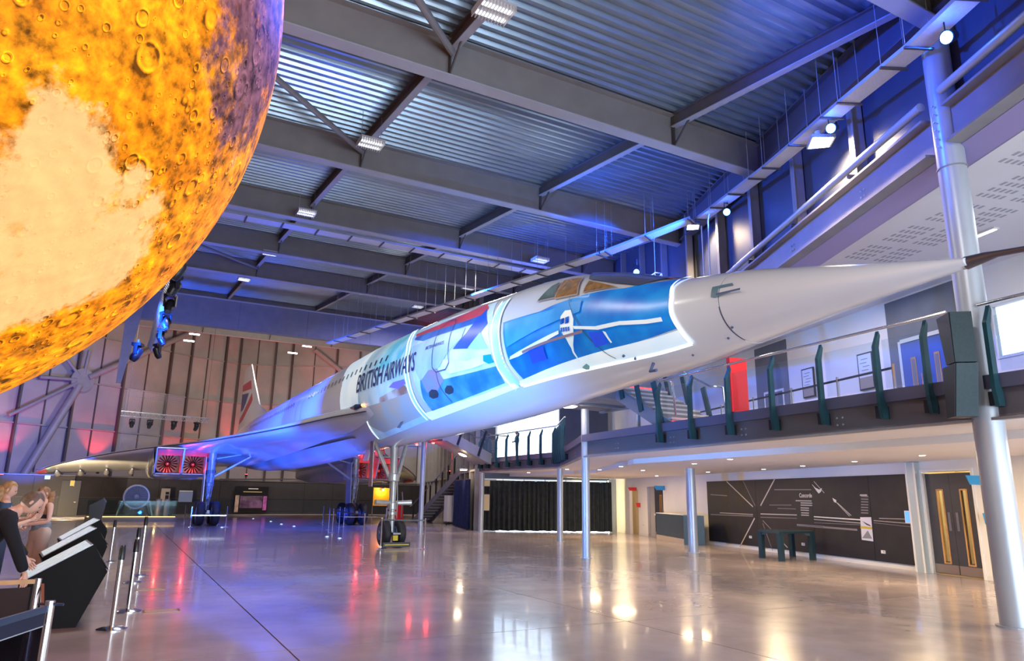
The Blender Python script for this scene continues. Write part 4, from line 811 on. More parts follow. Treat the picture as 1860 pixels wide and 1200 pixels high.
# ---------------------------------------------------------------- giant internally lit planet balloon
def planet_material():
    m = bpy.data.materials.new('planet_print'); m.use_nodes = True; nt = m.node_tree; N = nt.nodes; Lk = nt.links; b = N['Principled BSDF']
    tc = N.new('ShaderNodeTexCoord')
    def math_(op, a=None, c=None, cl=False):
        n = N.new('ShaderNodeMath'); n.operation = op; n.use_clamp = cl
        for i, v in enumerate((a, c)):
            if v is None: continue
            if isinstance(v, (int, float)): n.inputs[i].default_value = v
            else: Lk.new(v, n.inputs[i])
        return n.outputs[0]
    warp = N.new('ShaderNodeTexNoise'); warp.inputs['Scale'].default_value = 1.7; warp.inputs['Detail'].default_value = 3; Lk.new(tc.outputs['Object'], warp.inputs['Vector'])
    def crater(off, scale, seed, dens):
        mp = N.new('ShaderNodeMapping'); mp.inputs['Location'].default_value = (off[0] + seed, off[1], off[2]); Lk.new(tc.outputs['Object'], mp.inputs[0])
        v = N.new('ShaderNodeTexVoronoi'); v.inputs['Scale'].default_value = scale; v.inputs['Randomness'].default_value = 1; Lk.new(mp.outputs[0], v.inputs['Vector'])
        sx = N.new('ShaderNodeSeparateColor'); Lk.new(v.outputs['Color'], sx.inputs[0])
        rad = math_('ADD', math_('MULTIPLY', math_('POWER', sx.outputs[0], 1.7), .36), .08); q = math_('DIVIDE', v.outputs['Distance'], rad)
        r = N.new('ShaderNodeValToRGB'); e = r.color_ramp.elements; e[0].position = 0; e[0].color = (.25, .25, .25, 1); e[1].position = 1; e[1].color = (.5, .5, .5, 1)
        for p_, c in ((.30, .18), (.62, .30), (.78, .95), (.88, .62)):
            k = e.new(p_); k.color = (c, c, c, 1)
        Lk.new(q, r.inputs[0]); return r.outputs[0]
    def nz(scale, det=6, off=(0, 0, 0), rough=.6):
        mp = N.new('ShaderNodeMapping'); mp.inputs['Location'].default_value = off; Lk.new(tc.outputs['Object'], mp.inputs[0])
        n = N.new('ShaderNodeTexNoise'); n.inputs['Scale'].default_value = scale; n.inputs['Detail'].default_value = det; n.inputs['Roughness'].default_value = rough; Lk.new(mp.outputs[0], n.inputs['Vector']); return n.outputs['Fac']
    e_ = .028; tot = None
    for scale, seed, wt in ((1.4, 0, 1.0), (3.4, 7.3, 1.2), (7, 3.1, 1.2), (14, 1.7, 1.0)):
        k = e_ * (1.5 / scale) ** .6
        d = math_('MULTIPLY', math_('SUBTRACT', crater((0, 0, 0), scale, seed, 0), crater((k * .7, -k * .2, k), scale, seed, 0)), wt)
        tot = d if tot is None else math_('ADD', tot, d)
    rg = math_('MULTIPLY', math_('SUBTRACT', nz(4.5, 8), nz(4.5, 8, (.03, -.01, .04))), 3.6)
    tot = math_('ADD', tot, rg)
    # broad albedo: orange plains, dark print at right tinted violet for blue light, pale polar region low down
    sep = N.new('ShaderNodeSeparateXYZ'); Lk.new(tc.outputs['Object'], sep.inputs[0])
    base = N.new('ShaderNodeValToRGB'); e = base.color_ramp.elements; e[0].position = .34; e[0].color = (.95, .25, .004, 1); e[1].position = .66; e[1].color = (1.15, .38, .006, 1); Lk.new(nz(1.6, 7), base.inputs[0])
    dot = N.new('ShaderNodeVectorMath'); dot.operation = 'DOT_PRODUCT'; nrm = N.new('ShaderNodeVectorMath'); nrm.operation = 'NORMALIZE'; Lk.new(tc.outputs['Object'], nrm.inputs[0]); Lk.new(nrm.outputs[0], dot.inputs[0]); dot.inputs[1].default_value = PDARK
    dk_ = N.new('ShaderNodeMapRange'); dk_.inputs[1].default_value = .972; dk_.inputs[2].default_value = .990; Lk.new(math_('ADD', dot.outputs['Value'], math_('MULTIPLY', math_('SUBTRACT', nz(3.5, 9, rough=.72), .5), .11)), dk_.inputs[0])
    mix1 = N.new('ShaderNodeMix'); mix1.data_type = 'RGBA'; Lk.new(math_('MULTIPLY', dk_.outputs[0], .9), mix1.inputs[0]); Lk.new(base.outputs[0], mix1.inputs[6]); mix1.inputs[7].default_value = (.12, .06, .13, 1)
    spk = N.new('ShaderNodeMapRange'); spk.inputs[1].default_value = .57; spk.inputs[2].default_value = .66; Lk.new(math_('ADD', nz(5.5, 9, (3, 1, 2), .7), math_('MULTIPLY', math_('SUBTRACT', nz(.9, 3, (5, 5, 5)), .5), .5)), spk.inputs[0])
    mix1b = N.new('ShaderNodeMix'); mix1b.data_type = 'RGBA'; Lk.new(math_('MULTIPLY', spk.outputs[0], .55), mix1b.inputs[0]); Lk.new(mix1.outputs[2], mix1b.inputs[6]); mix1b.inputs[7].default_value = (.16, .06, .01, 1)
    dot2 = N.new('ShaderNodeVectorMath'); dot2.operation = 'DOT_PRODUCT'; Lk.new(nrm.outputs[0], dot2.inputs[0]); dot2.inputs[1].default_value = PPALE
    pl = N.new('ShaderNodeMapRange'); pl.inputs[1].default_value = .977; pl.inputs[2].default_value = .984; Lk.new(math_('ADD', dot2.outputs['Value'], math_('MULTIPLY', math_('SUBTRACT', nz(1.8, 10, (2, 9, 4), .7), .5), .085)), pl.inputs[0])
    mix2 = N.new('ShaderNodeMix'); mix2.data_type = 'RGBA'; stk = N.new('ShaderNodeMapRange'); stk.inputs[1].default_value = .56; stk.inputs[2].default_value = .64; Lk.new(nz(1.1, 9, (8, 2, 6), .7), stk.inputs[0]); Lk.new(math_('MULTIPLY', pl.outputs[0], math_('SUBTRACT', 1.0, math_('MULTIPLY', stk.outputs[0], .75))), mix2.inputs[0]); Lk.new(mix1b.outputs[2], mix2.inputs[6]); mix2.inputs[7].default_value = (1., .60, .23, 1)
    amp = math_('SUBTRACT', 1.0, math_('MULTIPLY', pl.outputs[0], .88))
    fac = math_('ADD', 1.0, math_('MULTIPLY', math_('MULTIPLY', tot, amp), 1.5)); fac = math_('MAXIMUM', fac, .18)
    vm = N.new('ShaderNodeVectorMath'); vm.operation = 'SCALE'; Lk.new(mix2.outputs[2], vm.inputs[0]); Lk.new(fac, vm.inputs['Scale'])
    Lk.new(vm.outputs[0], b.inputs['Emission Color']); b.inputs['Emission Strength'].default_value = 1.0
    vm2 = N.new('ShaderNodeVectorMath'); vm2.operation = 'SCALE'; Lk.new(vm.outputs[0], vm2.inputs[0]); vm2.inputs['Scale'].default_value = .10; b.inputs['Specular IOR Level'].default_value = .1; Lk.new(vm2.outputs[0], b.inputs['Base Color']); b.inputs['Roughness'].default_value = .6
    return m
PC = Vector((-10.69, -16.84, 5.13))
def pdir(x, y):      # direction from the planet's centre to the point of its skin seen there
    d = ray(x, y).normalized(); oc = EYE - PC; bq = oc.dot(d); disc = bq * bq - (oc.length_squared - 3.5 ** 2)
    return ((EYE + d * (-bq - math.sqrt(max(disc, 0)))) - PC).normalized()
PDARK = tuple(pdir(480, 110)); PPALE = tuple(pdir(95, 430))
bm = bmesh.new(); bmesh.ops.create_uvsphere(bm, u_segments=128, v_segments=64, radius=3.5); me = bpy.data.meshes.new('planet_balloon')
bm.to_mesh(me); bm.free(); me.polygons.foreach_set('use_smooth', [True] * len(me.polygons)); me.materials.append(planet_material())
pr = thing('planet_balloon', 'giant glowing orange cratered planet balloon hanging at upper left', 'balloon', PC)
o = bpy.data.objects.new('balloon_skin', me); COL.objects.link(o); o.parent = pr
MB().tube([PC + Zv * 3.48, PC + Zv * 3.6], .25, 14).tube([PC + Zv * 3.6, Vector((PC.x, PC.y, GB(PC.y) + .9))], .02, 6).build('suspension_line', steel_dark, pr)

# ---------------------------------------------------------------- stairs and landings
landm = mat('stair_grey_steel', (.26, .25, .28), .4, .3, .05, 3); tread = mat('pale_stair_nosing', (.80, .80, .82), .4); riser = mat('perforated_riser', (.28, .28, .30), .6)
def landing(name, label, x0, x1, y0, y1, zt, lamps=(), th=.3):
    r = thing(name, label, 'landing', ((x0 + x1) / 2, (y0 + y1) / 2, zt - th)); MB().box(((x0 + x1) / 2, (y0 + y1) / 2, zt - th / 2), (x1 - x0, y1 - y0, th)).build('deck_plate', landm, r)
    MB().box(((x0 + x1) / 2, (y0 + y1) / 2, zt - th - .03), (x1 - x0 - .5, .14, .06)).box((x0 + .1, (y0 + y1) / 2, zt - th - .03), (.14, y1 - y0, .06)).box((x1 - .1, (y0 + y1) / 2, zt - th - .03), (.14, y1 - y0, .06)).build('under_beam', steel, r)
    return r
def flight(name, label, a, c, wv, n, side_up=True, par=None):     # a, c: bottom and top of one stringer; wv: vector across to the other
    a, c, wv = map(Vector, (a, c, wv)); r = thing(name, label, 'stairs', a); h = (c.z - a.z) / n; run = Vector((c.x - a.x, c.y - a.y, 0)) / n; W = wv.normalized()
    for o in (Vector(), wv): MB().bar(a + o - Zv * .12, c + o - Zv * .12, .05, .34).build('stringer', landm, r)
    for k in range(n):
        p = a + run * k + Zv * h * (k + 1); MB().frame(p + W * .04 - Zv * .05, wv - W * .08, run * 1.05, (0, 0, .05)).build('tread', tread, r); MB().frame(p + W * .04 - Zv * h, wv - W * .08, run.normalized() * .015, (0, 0, h - .05)).build('riser', riser, r)
    return r, a, c, run.normalized(), W
landing('aircraft_landing', 'upper landing beside the forward aircraft door on a round column', 1.95, 5.0, -7.2, -4.7, 4.55)
r, a, c, rd, W = flight('stair_flight', 'short pale stepped flight rising from the balcony to the forward landing', (3.62, -9.35, 3.41), (3.62, -7.2, 4.55), (1.6, 0, 0), 7)
for k in range(3):
    p = a + (c - a) * (.12 + .36 * k)
    for o in (Vector((-.05, 0, 0)), Vector((1.62, 0, 0))): MB().bar(p + o - Zv * .15, p + o + Zv * .95 + rd * .28, .05, .15, up=(0, 1, 0)).build('fin_post', teal, r)
for o in (Vector((-.05, .25, 0)), Vector((1.62, .25, 0))): MB().tube([a + o + Zv * .15 - rd * .5, a + o + Zv * 1.0 - rd * .42, a + o + Zv * 1.06 - rd * .2, a + o + Zv * 1.08, c + o + Zv * 1.05, c + o + Zv * 1.05 + rd * 1.5], .026, 8).build('handrail', chrome, r, smooth=True)
ledr = mat('red_led', (1, .1, .1), .4, emit=2.5, ecol=(1, .05, .06))
MB().bar(a + Vector((0, -.06, .03)), a + Vector((1.6, -.06, .03)), .03, .05).build('red_led_strip', ledr, r); MB().bar(c + Vector((0, .12, .09)), c + Vector((1.6, .12, .09)), .03, .07).build('red_led_strip', ledr, r)
for k in range(2): MB().frame(a + Vector((-.04, .3 + k * 1.0, .2 + k * .5)), (0, .85, .46), (.012, 0, 0), (0, 0, .72)).build('glass_sheet', glass, r)
landing('rear_landing', 'landing of the left stair on a free standing column', 3.05, 4.7, 6.9, 8.7, 4.42)
r, a, c, rd, W = flight('stair_flight', 'left stair flight climbing towards the aircraft from the recess corner', (7.05, 7.0, 3.41), (4.7, 7.0, 4.42), (0, 1.6, 0), 6)
MB().frame(a + Vector((0, -.03, -.32)), c - a, (0, .02, 0), (0, 0, .5)).build('side_plate', steel, r); MB().frame(a + Vector((-.05, .03, -.3)), c - a, (0, 1.55, 0), (0, 0, .02)).build('soffit_plate', steel, r)
for k in range(2):
    p = a + (c - a) * (.3 + .45 * k) + Vector((0, -.05, 0)); MB().bar(p - Zv * .25, p + Zv * .9 + rd * -.38, .05, .1, up=(1, 0, 0)).build('fin_post', fin_b, r)
for yy in (-.05, 1.62): MB().tube([a + Vector((.9, yy, 1.03)), a + Vector((0, yy, 1.03)), c + Vector((0, yy, 1.05)), c + Vector((-1.5, yy, 1.05))], .026, 8).build('handrail', chrome, r, smooth=True)
for k in range(3): MB().frame(a + (c - a) * (.02 + .33 * k) + Vector((0, -.04, .22)), (c - a) * .3, (0, .012, 0), (0, 0, .72)).build('glass_sheet', glass, r)
for k in range(2): MB().frame(Vector((3.1 + .8 * k, 6.86, 4.43)), (.75, 0, 0), (0, .012, 0), (0, 0, .8)).build('glass_sheet', glass, r)
def round_lamp(label, P, rad, m, nrm=(0, 0, -1), pw=0, col=WARM, name='round_lamp'):
    r = thing(name, label, 'light', P); nrm = Vector(nrm); MB().lathe(Vector(P) - nrm * .07, nrm, [(0, rad * .9), (.03, rad * 1.15), (.07, rad * 1.1)], 20).build('housing', socket_m, r); MB().lathe(Vector(P) + nrm * .0, nrm, [(0, rad), (.025, rad * .8), (.04, rad * .3)], 20).build('diffuser', m, r, smooth=True)
    if pw: point('lamp_light', Vector(P) + nrm * .15, pw, col, .12)
round_lamp('oval warm lamp under the forward landing near the front column', G(1033, 738, 4.16), .24, lampwarm, pw=18)
round_lamp('warm lamp on the sloping underside of the left stair flight', (5.9, 7.7, 3.52), .2, lampwarm, (-.35, 0, -.93), 8); round_lamp('warm lamp under the foot of the left stair by the curtain column', G(842, 853, 3.0), .2, lampwarm, pw=8)
for k, (x, y) in enumerate(((757, 807), (787, 804))):
    P = G(x, y, 4.02); round_lamp(['small red lamp left of the free standing column head', 'small red lamp right of the free standing column head'][k], P, .07, lampred, pw=14, col=RED, name='red_lamp')
# dark steel stair to the hall floor behind the curtain
r, a, c, rd, W = flight('dark_stair', 'dark steel staircase beyond the blue-lit curtain', (9.9, 21.6, .03), (10.6, 15.4, 3.38), (-1.2, -.2, 0), 18)
for k in range(9):
    for o in (Vector(), W * 1.2): p = a + (c - a) * (.03 + .115 * k) + o; MB().bar(p - Zv * .2, p + Zv * 1.0, .05, .16, up=(0, 1, 0)).build('fin_post', fin_b, r)
for o in (Vector(), W * 1.2): MB().tube([a + o + Zv * .95 - rd * .3, a + o + Zv * 1.03, c + o + Zv * 1.03], .026, 8).build('handrail', chrome, r)
for k in range(2):
    P = Vector((9.35 + .35 * k, 17.1 - .3 * k, 0)); q = thing('white_chair_stack', ['left of two tall pale stacks stored under the dark stair', 'right of two tall pale stacks stored under the dark stair'][k], 'boards', P)
    MB().box(P + Zv * .95, (.30, .5, 1.5)).build('upright_boards', socket_m, q); MB().box(P + Zv * .1, (.3, .5, .08)).tube([P + Vector((0, -.2, 0)), P + Vector((0, -.2, .2))], .03, 8).tube([P + Vector((0, .2, 0)), P + Vector((0, .2, .2))], .03, 8).build('trolley', blackm, q)

# ---------------------------------------------------------------- curtains
cur_m = mat('black_curtain_fabric', (.035, .045, .05), .8, 0, .3, 5); cur_b = mat('navy_curtain_fabric', (.015, .03, .10), .8, 0, .3, 5)
def curtain(label, a, c, z0, z1, m, pl=.24):
    a, c = Vector(a), Vector(c); L = (c - a).length; d = (c - a) / L; n = Vector((d.y, -d.x, 0)); nu = int(L / pl * 8); r = thing('curtain', label, 'curtain', a + Zv * z0)
    def fn(u, v):
        s = u * L; k = .09 * math.sin(2 * PI * s / pl + .9 * math.sin(s * 2.3)) * (.75 + .35 * v) + .02 * math.sin(s * 7.1); return a + d * s + n * k + Zv * (z1 - (z1 - z0) * v + .012 * math.sin(s * 9))
    MB().grid(fn, nu, 4).build('fabric', m, r, smooth=True); MB().bar(a + Zv * (z1 + .01), c + Zv * (z1 + .01), .04, .04).build('track', steel_dark, r)
curtain('left half of the long black pleated curtain under the balcony', (7.75, 9.15, 0), (10.85, 7.95, 0), .05, 2.42, cur_m); curtain('right half of the long black pleated curtain under the balcony', (10.80, 7.94, 0), (13.72, 6.78, 0), .05, 2.42, cur_m)
curtain('navy lit curtain going back between the two column heads', (7.65, 10.6, 0), (8.95, 15.3, 0), .05, 2.5, cur_b)
for k, (q, z0, z1, lab) in enumerate((((884, 945), 1.0, 1.75, 'tall narrow cream notice board at left end of curtain'), ((884, 905), 2.15, 2.42, 'small cream fitting above the notice board'))):
    P = Vector((7.75, 8.85, 0)); r_ = thing('notice_board', lab, 'notice', P + Zv * z0); MB().box(P + Zv * (z0 + z1) / 2, (.34, .05, z1 - z0), -.35).build('panel', mat('cream_board', (.72, .62, .38), .5), r_); MB().box(P + Vector((.0, .04, (z0 + z1) / 2)), (.38, .03, z1 - z0 + .05), -.35).build('backing', steel_dark, r_)

# ---------------------------------------------------------------- ground floor, right: black history panel
pt0, pt1 = tz(1288, 930)[0], tz(1667, 950)[0]; hist = thing('history_wall_panel', 'long black printed display panel along the ground floor wall', 'display', pc(pt0, .12, .04))
cuts = [pt0, tz(1378, 940)[0], tz(1480, 940)[0], tz(1586, 940)[0], pt1]
pan = [MB().frame(pc(a + .006, .13, .05), dC * (c - a - .012), -nC * .045, (0, 0, 2.2)).build('display_board', mat('matt_black_panel', (.018, .017, .022), .5, 0, .15, 3), hist) for a, c in zip(cuts, cuts[1:])]
ink = mat('silver_print', (.50, .47, .45), .5); ink2 = mat('dim_print', (.22, .20, .21), .5); inkw = mat('white_print', (.80, .78, .72), .5)
def onboard(t):
    for i, (a, c) in enumerate(zip(cuts, cuts[1:])):
        if t < c: return pan[i]
    return pan[-1]
def wline(x0, y0, x1, y1, wd, m, par=None, name='printed_line'):
    t0, z0 = tz(x0, y0); t1, z1 = tz(x1, y1); return MB().bar(pc(t0, z0, .052), pc(t1, z1, .052), .004, wd, up=(0, 0, 1) if abs(t1 - t0) > abs(z1 - z0) * .3 else (dC.x, dC.y, 0)).build(name, m, par or onboard((t0 + t1) / 2))
for l in ((1322, 874, 1370, 920, .035, ink), (1352, 873, 1374, 918, .02, ink2), (1410, 869, 1384, 918, .045, ink), (1373, 941, 1346, 993, .045, ink), (1388, 945, 1407, 965, .025, ink2), (1388, 950, 1406, 1000, .02, ink2), (1418, 978, 1433, 994, .03, ink), (1293, 934, 1370, 937, .03, ink2), (1310, 931, 1370, 934, .02, ink), (1384, 933, 1450, 935, .03, ink), (1384, 939, 1450, 941, .02, ink2), (1481, 938, 1570, 944, .03, inkw), (1481, 943, 1570, 950, .02, ink), (1481, 949, 1570, 953, .015, ink2), (1590, 945, 1662, 951, .015, ink), (1590, 949, 1662, 957, .012, ink2), (1600, 941, 1664, 943, .015, ink), (1481, 874, 1500, 895, .02, ink), (1478, 880, 1490, 893, .015, inkw), (1516, 906, 1546, 937, .02, ink), (1524, 913, 1549, 936, .012, inkw), (1409, 889, 1476, 889, .03, ink2), (1293, 898, 1323, 900, .03, ink2), (1400, 917, 1440, 917, .02, ink2), (1415, 923, 1448, 924, .02, ink2)): wline(*l)
def wtext(s, x0, y0, x1, h, m):
    t0, z0 = tz(x0, y0); t1, _ = tz(x1, y0); text_on('lettering', s, pc(t0, z0, .056), dC, Zv, t1 - t0, m, onboard(t0), h)
wtext('Concorde', 1455, 903, 1478, .13, inkw)
for y, a, c in ((909, 1448, 1477), (913, 1457, 1478), (917, 1457, 1478), (922, 1457, 1472), (926, 1457, 1472), (931, 1458, 1472), (935, 1458, 1472)): wline(a, y, c, y + .6, .03, ink)
wline(1450, 953, 1560, 962, .05, ink2); wline(1450, 953, 1500, 957, .06, ink)
for y in (901, 906, 911, 916, 921, 926, 931): wline(1567, y, 1580, y + .5, .03, ink2)
wline(1565, 899, 1578, 899, .04, ink)
def wpoly(pts, m, par, name, o=.054): MB().prism([pc(*tz(x, y), o) for x, y in pts], nC * .004).build(name, m, par)
wpoly([(1481, 884), (1491, 889), (1496, 886), (1494, 893), (1490, 896), (1486, 891)], inkw, pan[3], 'printed_jet'); wpoly([(1515, 904), (1522, 908), (1522, 913), (1518, 911)], inkw, pan[3], 'printed_jet')
pp = thing('pinned_print', 'small white print with aircraft drawings pinned on the black display panel', 'poster', pc(*tz(1578, 985), .06))
wpoly([(1566, 939), (1586, 939), (1590, 983), (1569, 980)], mat('print_lilac_white', (.62, .62, .72), .5), pp, 'sheet', .06); wpoly([(1567, 955), (1588, 957), (1588, 961), (1567, 959)], mat('print_ochre', (.55, .42, .05), .5), pp, 'print_band', .066); wpoly([(1570, 946), (1584, 953), (1586, 956), (1578, 953)], mat('print_dark', (.08, .06, .10), .5), pp, 'printed_jet', .066); wpoly([(1580, 963), (1588, 978), (1570, 977)], mat('print_grey', (.22, .22, .25), .5), pp, 'printed_jet', .066)
for k, (x, y, lab) in enumerate([(1366, 975, 'white wall socket on the black panel near its left board joint'), (1462, 988, 'white double socket low behind the black table'), (1608, 1002, 'white double socket right of the pinned print'), (1190, 934, 'small grey switch plate by the reception desk wall'), (1169, 953, 'small grey socket between the two narrow doorways')]):
    t, z = tz(x, y); r = thing('wall_socket', lab, 'socket', pc(t, z, .06)); MB().frame(pc(t - .07, z - .04, .07 if k < 3 else .02), dC * .14, -nC * .02, (0, 0, .08)).build('plate', socket_m, r); MB().frame(pc(t + .02, z - .01, .075 if k < 3 else .025), dC * .02, -nC * .01, (0, 0, .03)).build('rocker', steel_dark, r)
t, z = tz(1655, 940); r = thing('touch_screen', 'small lit blue screen at the right end of the black panel', 'screen', pc(t, z, .06)); MB().frame(pc(t - .12, z - .13, .08), dC * .42, -nC * .03, (0, 0, .3)).build('bezel', socket_m, r); MB().frame(pc(t - .1, z - .11, .083), dC * .18, -nC * .01, (0, 0, .26)).build('lit_screen', mat('screen_blue', (.1, .3, .9), .4, emit=1.2), r); MB().frame(pc(t + .1, z - .11, .083), dC * .17, -nC * .01, (0, 0, .26)).build('label_card', mat('print_dark_red', (.35, .12, .10), .5), r)
# pale pilaster, signs, desk, table
ta, tb_ = tz(1663, 950)[0] + .02, tz(1693, 950)[0]
q = thing('pilaster', 'pale blue-grey boxed pilaster left of the double door', 'column', pc(ta, 0)); MB().frame(pc(ta + .02, 0, .16), dC * (dD[0] - .08 - ta), -nC * .155, (0, 0, 2.6)).build('casing', mat('pale_blue_grey_paint', (.50, .58, .62), .35, .2), q); MB().frame(pc(ta, 0, .17), dC * .05, -nC * .16, (0, 0, 2.6)).frame(pc(dD[0] - .11, 0, .17), dC * .05, -nC * .16, (0, 0, 2.6)).build('corner_bead', white_wall, q)
for (x, y, w_, h, m, lab) in ((1156, 888, .42, .16, redsign, 'upper red flag sign by the first narrow doorway'), (1163, 917, .2, .2, redsign, 'lower small red wall sign by the first doorway'), (1207, 886, .48, .18, bluesign, 'blue flag sign beside the dark narrow door'), (1786, 872, .45, .20, bluesign, 'upper blue flag sign right of the double door'), (1802, 942, .22, .24, bluesign, 'lower blue wall sign partly behind the thick column')):
    t, z = tz(x, y); r = thing('flag_sign', lab, 'sign', pc(t, z)); MB().prism([pc(t, z - h / 2, .02), pc(t, z + h / 2, .02), pc(t, z + h / 2, .02 + w_), pc(t, z - h / 2, .02 + w_ * .8)], dC * .02).build('sign_blade', m, r); MB().frame(pc(t - .01, z - h / 2, .02), dC * .04, -nC * .015, (0, 0, h)).build('wall_fixing', steel_dark, r)
    text_on('lettering', 'WC' if w_ > .3 else 'i', pc(t - .003, z - .03, .02 + w_ * .62), -nC, Zv, .10 if w_ > .3 else .02, inkw, r, .07) if 0 else None
dk_m = mat('blue_black_laminate', (.03, .045, .07), .35, 0, .1, 3)
a, c, e = G(1193, 979), G(1243, 989), G(1281, 990); back = (e - c)
r = thing('reception_desk', 'dark blue-black reception desk behind the free standing column', 'desk', c); w1 = Vector((.55, .15, 0))
MB().prism([a, c, c + w1, a + w1], (0, 0, 1.05)).build('front_panel', dk_m, r); MB().prism([c, e, e + Vector((.3, .6, 0)), c + w1], (0, 0, 1.06)).build('end_panel', mat('dark_teal_laminate', (.012, .05, .08), .35), r); MB().prism([a - nC * -.012, c - nC * -.012, c, a], (0, 0, .2)).build('kick_strip', mat('kick_strip_beige', (.40, .33, .28), .4), r); MB().prism([a + Zv * 1.06, c + Zv * 1.06, c + w1 + Zv * 1.06, a + w1 + Zv * 1.06], (0, 0, .03)).build('counter_top', socket_m, r)
A, B_, C_, D_ = G(1380, 1013), G(1419, 1020), G(1441, 1010), G(1482, 1017); up = Vector((0, 0, .74)); r = thing('display_table', 'black rounded-leg table standing in front of the black panel', 'table', (A + D_) / 2)
ux = (B_ - A); uy = (C_ - A); uy = uy - ux.normalized() * uy.dot(ux.normalized()) * 0
tm = mat('blue_black_table', (.015, .04, .055), .35)
P4 = [A, B_, B_ + (D_ - B_), C_]
MB().prism([A + up, B_ + up, D_ + up, C_ + up], (0, 0, .06)).build('table_top', tm, r)
cen = (A + B_ + C_ + D_) / 4
for p in (A, B_, C_, D_): q = p + (cen - p) * .1; MB().bar(q, q + Zv * .76, .13, .13).bar(q + Zv * .7 , q + (cen - q).normalized() * .16 + Zv * .745, .12, .1).build('leg', tm, r)

# ---------------------------------------------------------------- loudspeaker on the thick column
r = thing('column_loudspeaker', 'tall black two-part loudspeaker bracketed to the thick round column', 'speaker', (2.55, -16.45, 2.9)); sm = mat('speaker_black', (.012, .022, .026), .45); sg = mat('speaker_grille', (.010, .028, .032), .5, .2, .2, 30)
f = Vector((-.62, -.78, 0)).normalized(); s_ = Vector((f.y, -f.x, 0)); d_ = ray(1745, 668); c = EYE + d_ * (11.7 / math.hypot(d_.x, d_.y)); c.z = 0
for z0, z1, tilt in ((3.54, 4.26, .02), (2.80, 3.52, .22)):
    p = [c + Zv * z1 - s_ * .15 + f * .2, c + Zv * z1 + s_ * .15 + f * .2, c + Zv * z0 + s_ * .15 + f * (.2 - tilt), c + Zv * z0 - s_ * .15 + f * (.2 - tilt)]; q = MB().prism([p[0] , p[3], p[3] - f * .26, p[0] - f * .42], s_ * .3).build('cabinet', sm, r); MB().prism([p[0] + f * .004 + s_ * .01, p[1] + f * .004 - s_ * .01, p[2] + f * .004 - s_ * .01, p[3] + f * .004 + s_ * .01], f * .012).build('grille', sg, q)
MB().bar(c + Zv * 3.45 - f * .1, Vector((2.93, -16.75, 3.45)), .08, .22).build('bracket', blackm, r)

# ---------------------------------------------------------------- cable trays
traym = mat('perforated_tray', (.80, .80, .80), .5, .1, .06, 30); 
def tray(name, label, pts, wd=.42, hang=True, step=1.5, m=traym):
    r = thing(name, label, 'cable tray', pts[0])
    for a, c in zip(pts, pts[1:]):
        a, c = Vector(a), Vector(c); L = (c - a).length; d = (c - a) / L; sd = d.cross(Zv).normalized(); MB().bar(a, c, wd, .012).build('tray_base', m, r)
        for s_ in (-1, 1): MB().bar(a + sd * s_ * wd / 2 + Zv * .03, c + sd * s_ * wd / 2 + Zv * .03, .012, .07).build('side_flange', silver, r)
        for k in range(max(1, int(L / step)) + 1):
            p = a + d * min(L, k * step + .05); MB().bar(p - sd * (wd / 2 + .06) - Zv * .03, p + sd * (wd / 2 + .06) - Zv * .03, .045, .035).build('cross_bar', steel_dark, r)
            if hang:
                for s_ in (-1, 1): q = p + sd * s_ * (wd / 2 + .04); MB().tube([q, Vector((q.x, q.y, GB(q.y) + .9))], .006, 5, cap=False).build('hanger_rod', silver, r)
    return r
AT, BT = (2.5, -16.65), (8.25, -4.47)
tp = [V(AT, BT, *q) for q in ((1275, 398), (1400, 305), (1540, 188), (1665, 88), (1765, -5), (1900, -130))]
tray('cable_tray', 'perforated cable tray running up along the blue right-hand wall', tp, .36, True, 1.4)
x_ = lambda y: 4.27 - .212 * y
tray('cable_tray', 'long cable tray crossing the hall diagonally behind the flight deck', [tp[0] + Vector((-.2, .2, 0)), (x_(-4.5), -4.5, 9.5), (x_(15), 15, 9.6)], .42, True, 1.45)
tray('cable_tray', 'cable tray hung just behind the third roof girder', [(-14, 2.5, 11.1), (7.3, 2.5, 11.1)], .5, False, 1.25, mat('pale_tray', (.66, .68, .78), .4, .3))

# ---------------------------------------------------------------- hanging lamps
louv = mat('lamp_louvre', (.75, .72, .72), .35, .3); tubew = mat('lamp_tube_pale', (.9, .95, 1), .4, emit=1.6)
def bay(label, x, y, drop=.35, s=1.):
    z = GB(y) - drop; r = thing('high_bay_lamp', label, 'light', (x, y, z)); MB().box((x, y, z + .09), (.62 * s, .5 * s, .05)).build('housing', louv, r)
    b = MB()
    for k in range(11): b.box((x - .3 * s + .06 * s * k, y, z + .03), (.012, .5 * s, .09))
    b.build('louvre_blades', louv, r, kind='stuff')
    for k in (-1, 1): MB().box((x, y + k * .12 * s, z + .02), (.54 * s, .09 * s, .025)).build('lamp_tube', tubew, r)
    MB().tube([(x + .25, y, z + .1), (x + .25, y, GB(y) + .9)], .008, 5, cap=False).tube([(x - .25, y, z + .1), (x - .25, y, GB(y) + .9)], .008, 5, cap=False).build('suspension_rod', silver, r)
ordn = ['nearest', 'second', 'third', 'fourth', 'fifth', 'sixth']
for k, q in enumerate(((897, 24), (673, 264), (556, 389), (490, 462), (443, 509))):
    P = G(*q, 9); d = ray(*q); t = (9.85 - .0 + RS * (EYE.y + 10.75) - EYE.z) / (d.z - RS * d.y); P = EYE + d * t; bay(f'{ordn[k]} white louvred lamp of the row above the purlins nearer the planet', P.x, P.y, 0.0)
for k, q in enumerate(((981, 474), (851, 524), (758, 558))):
    d = ray(*q); t = (9.85 + RS * (EYE.y + 10.75) - EYE.z) / (d.z - RS * d.y); P = EYE + d * t; bay(f'{ordn[k]} white louvred lamp of the row above the airliner fuselage', P.x, P.y, 0.0)
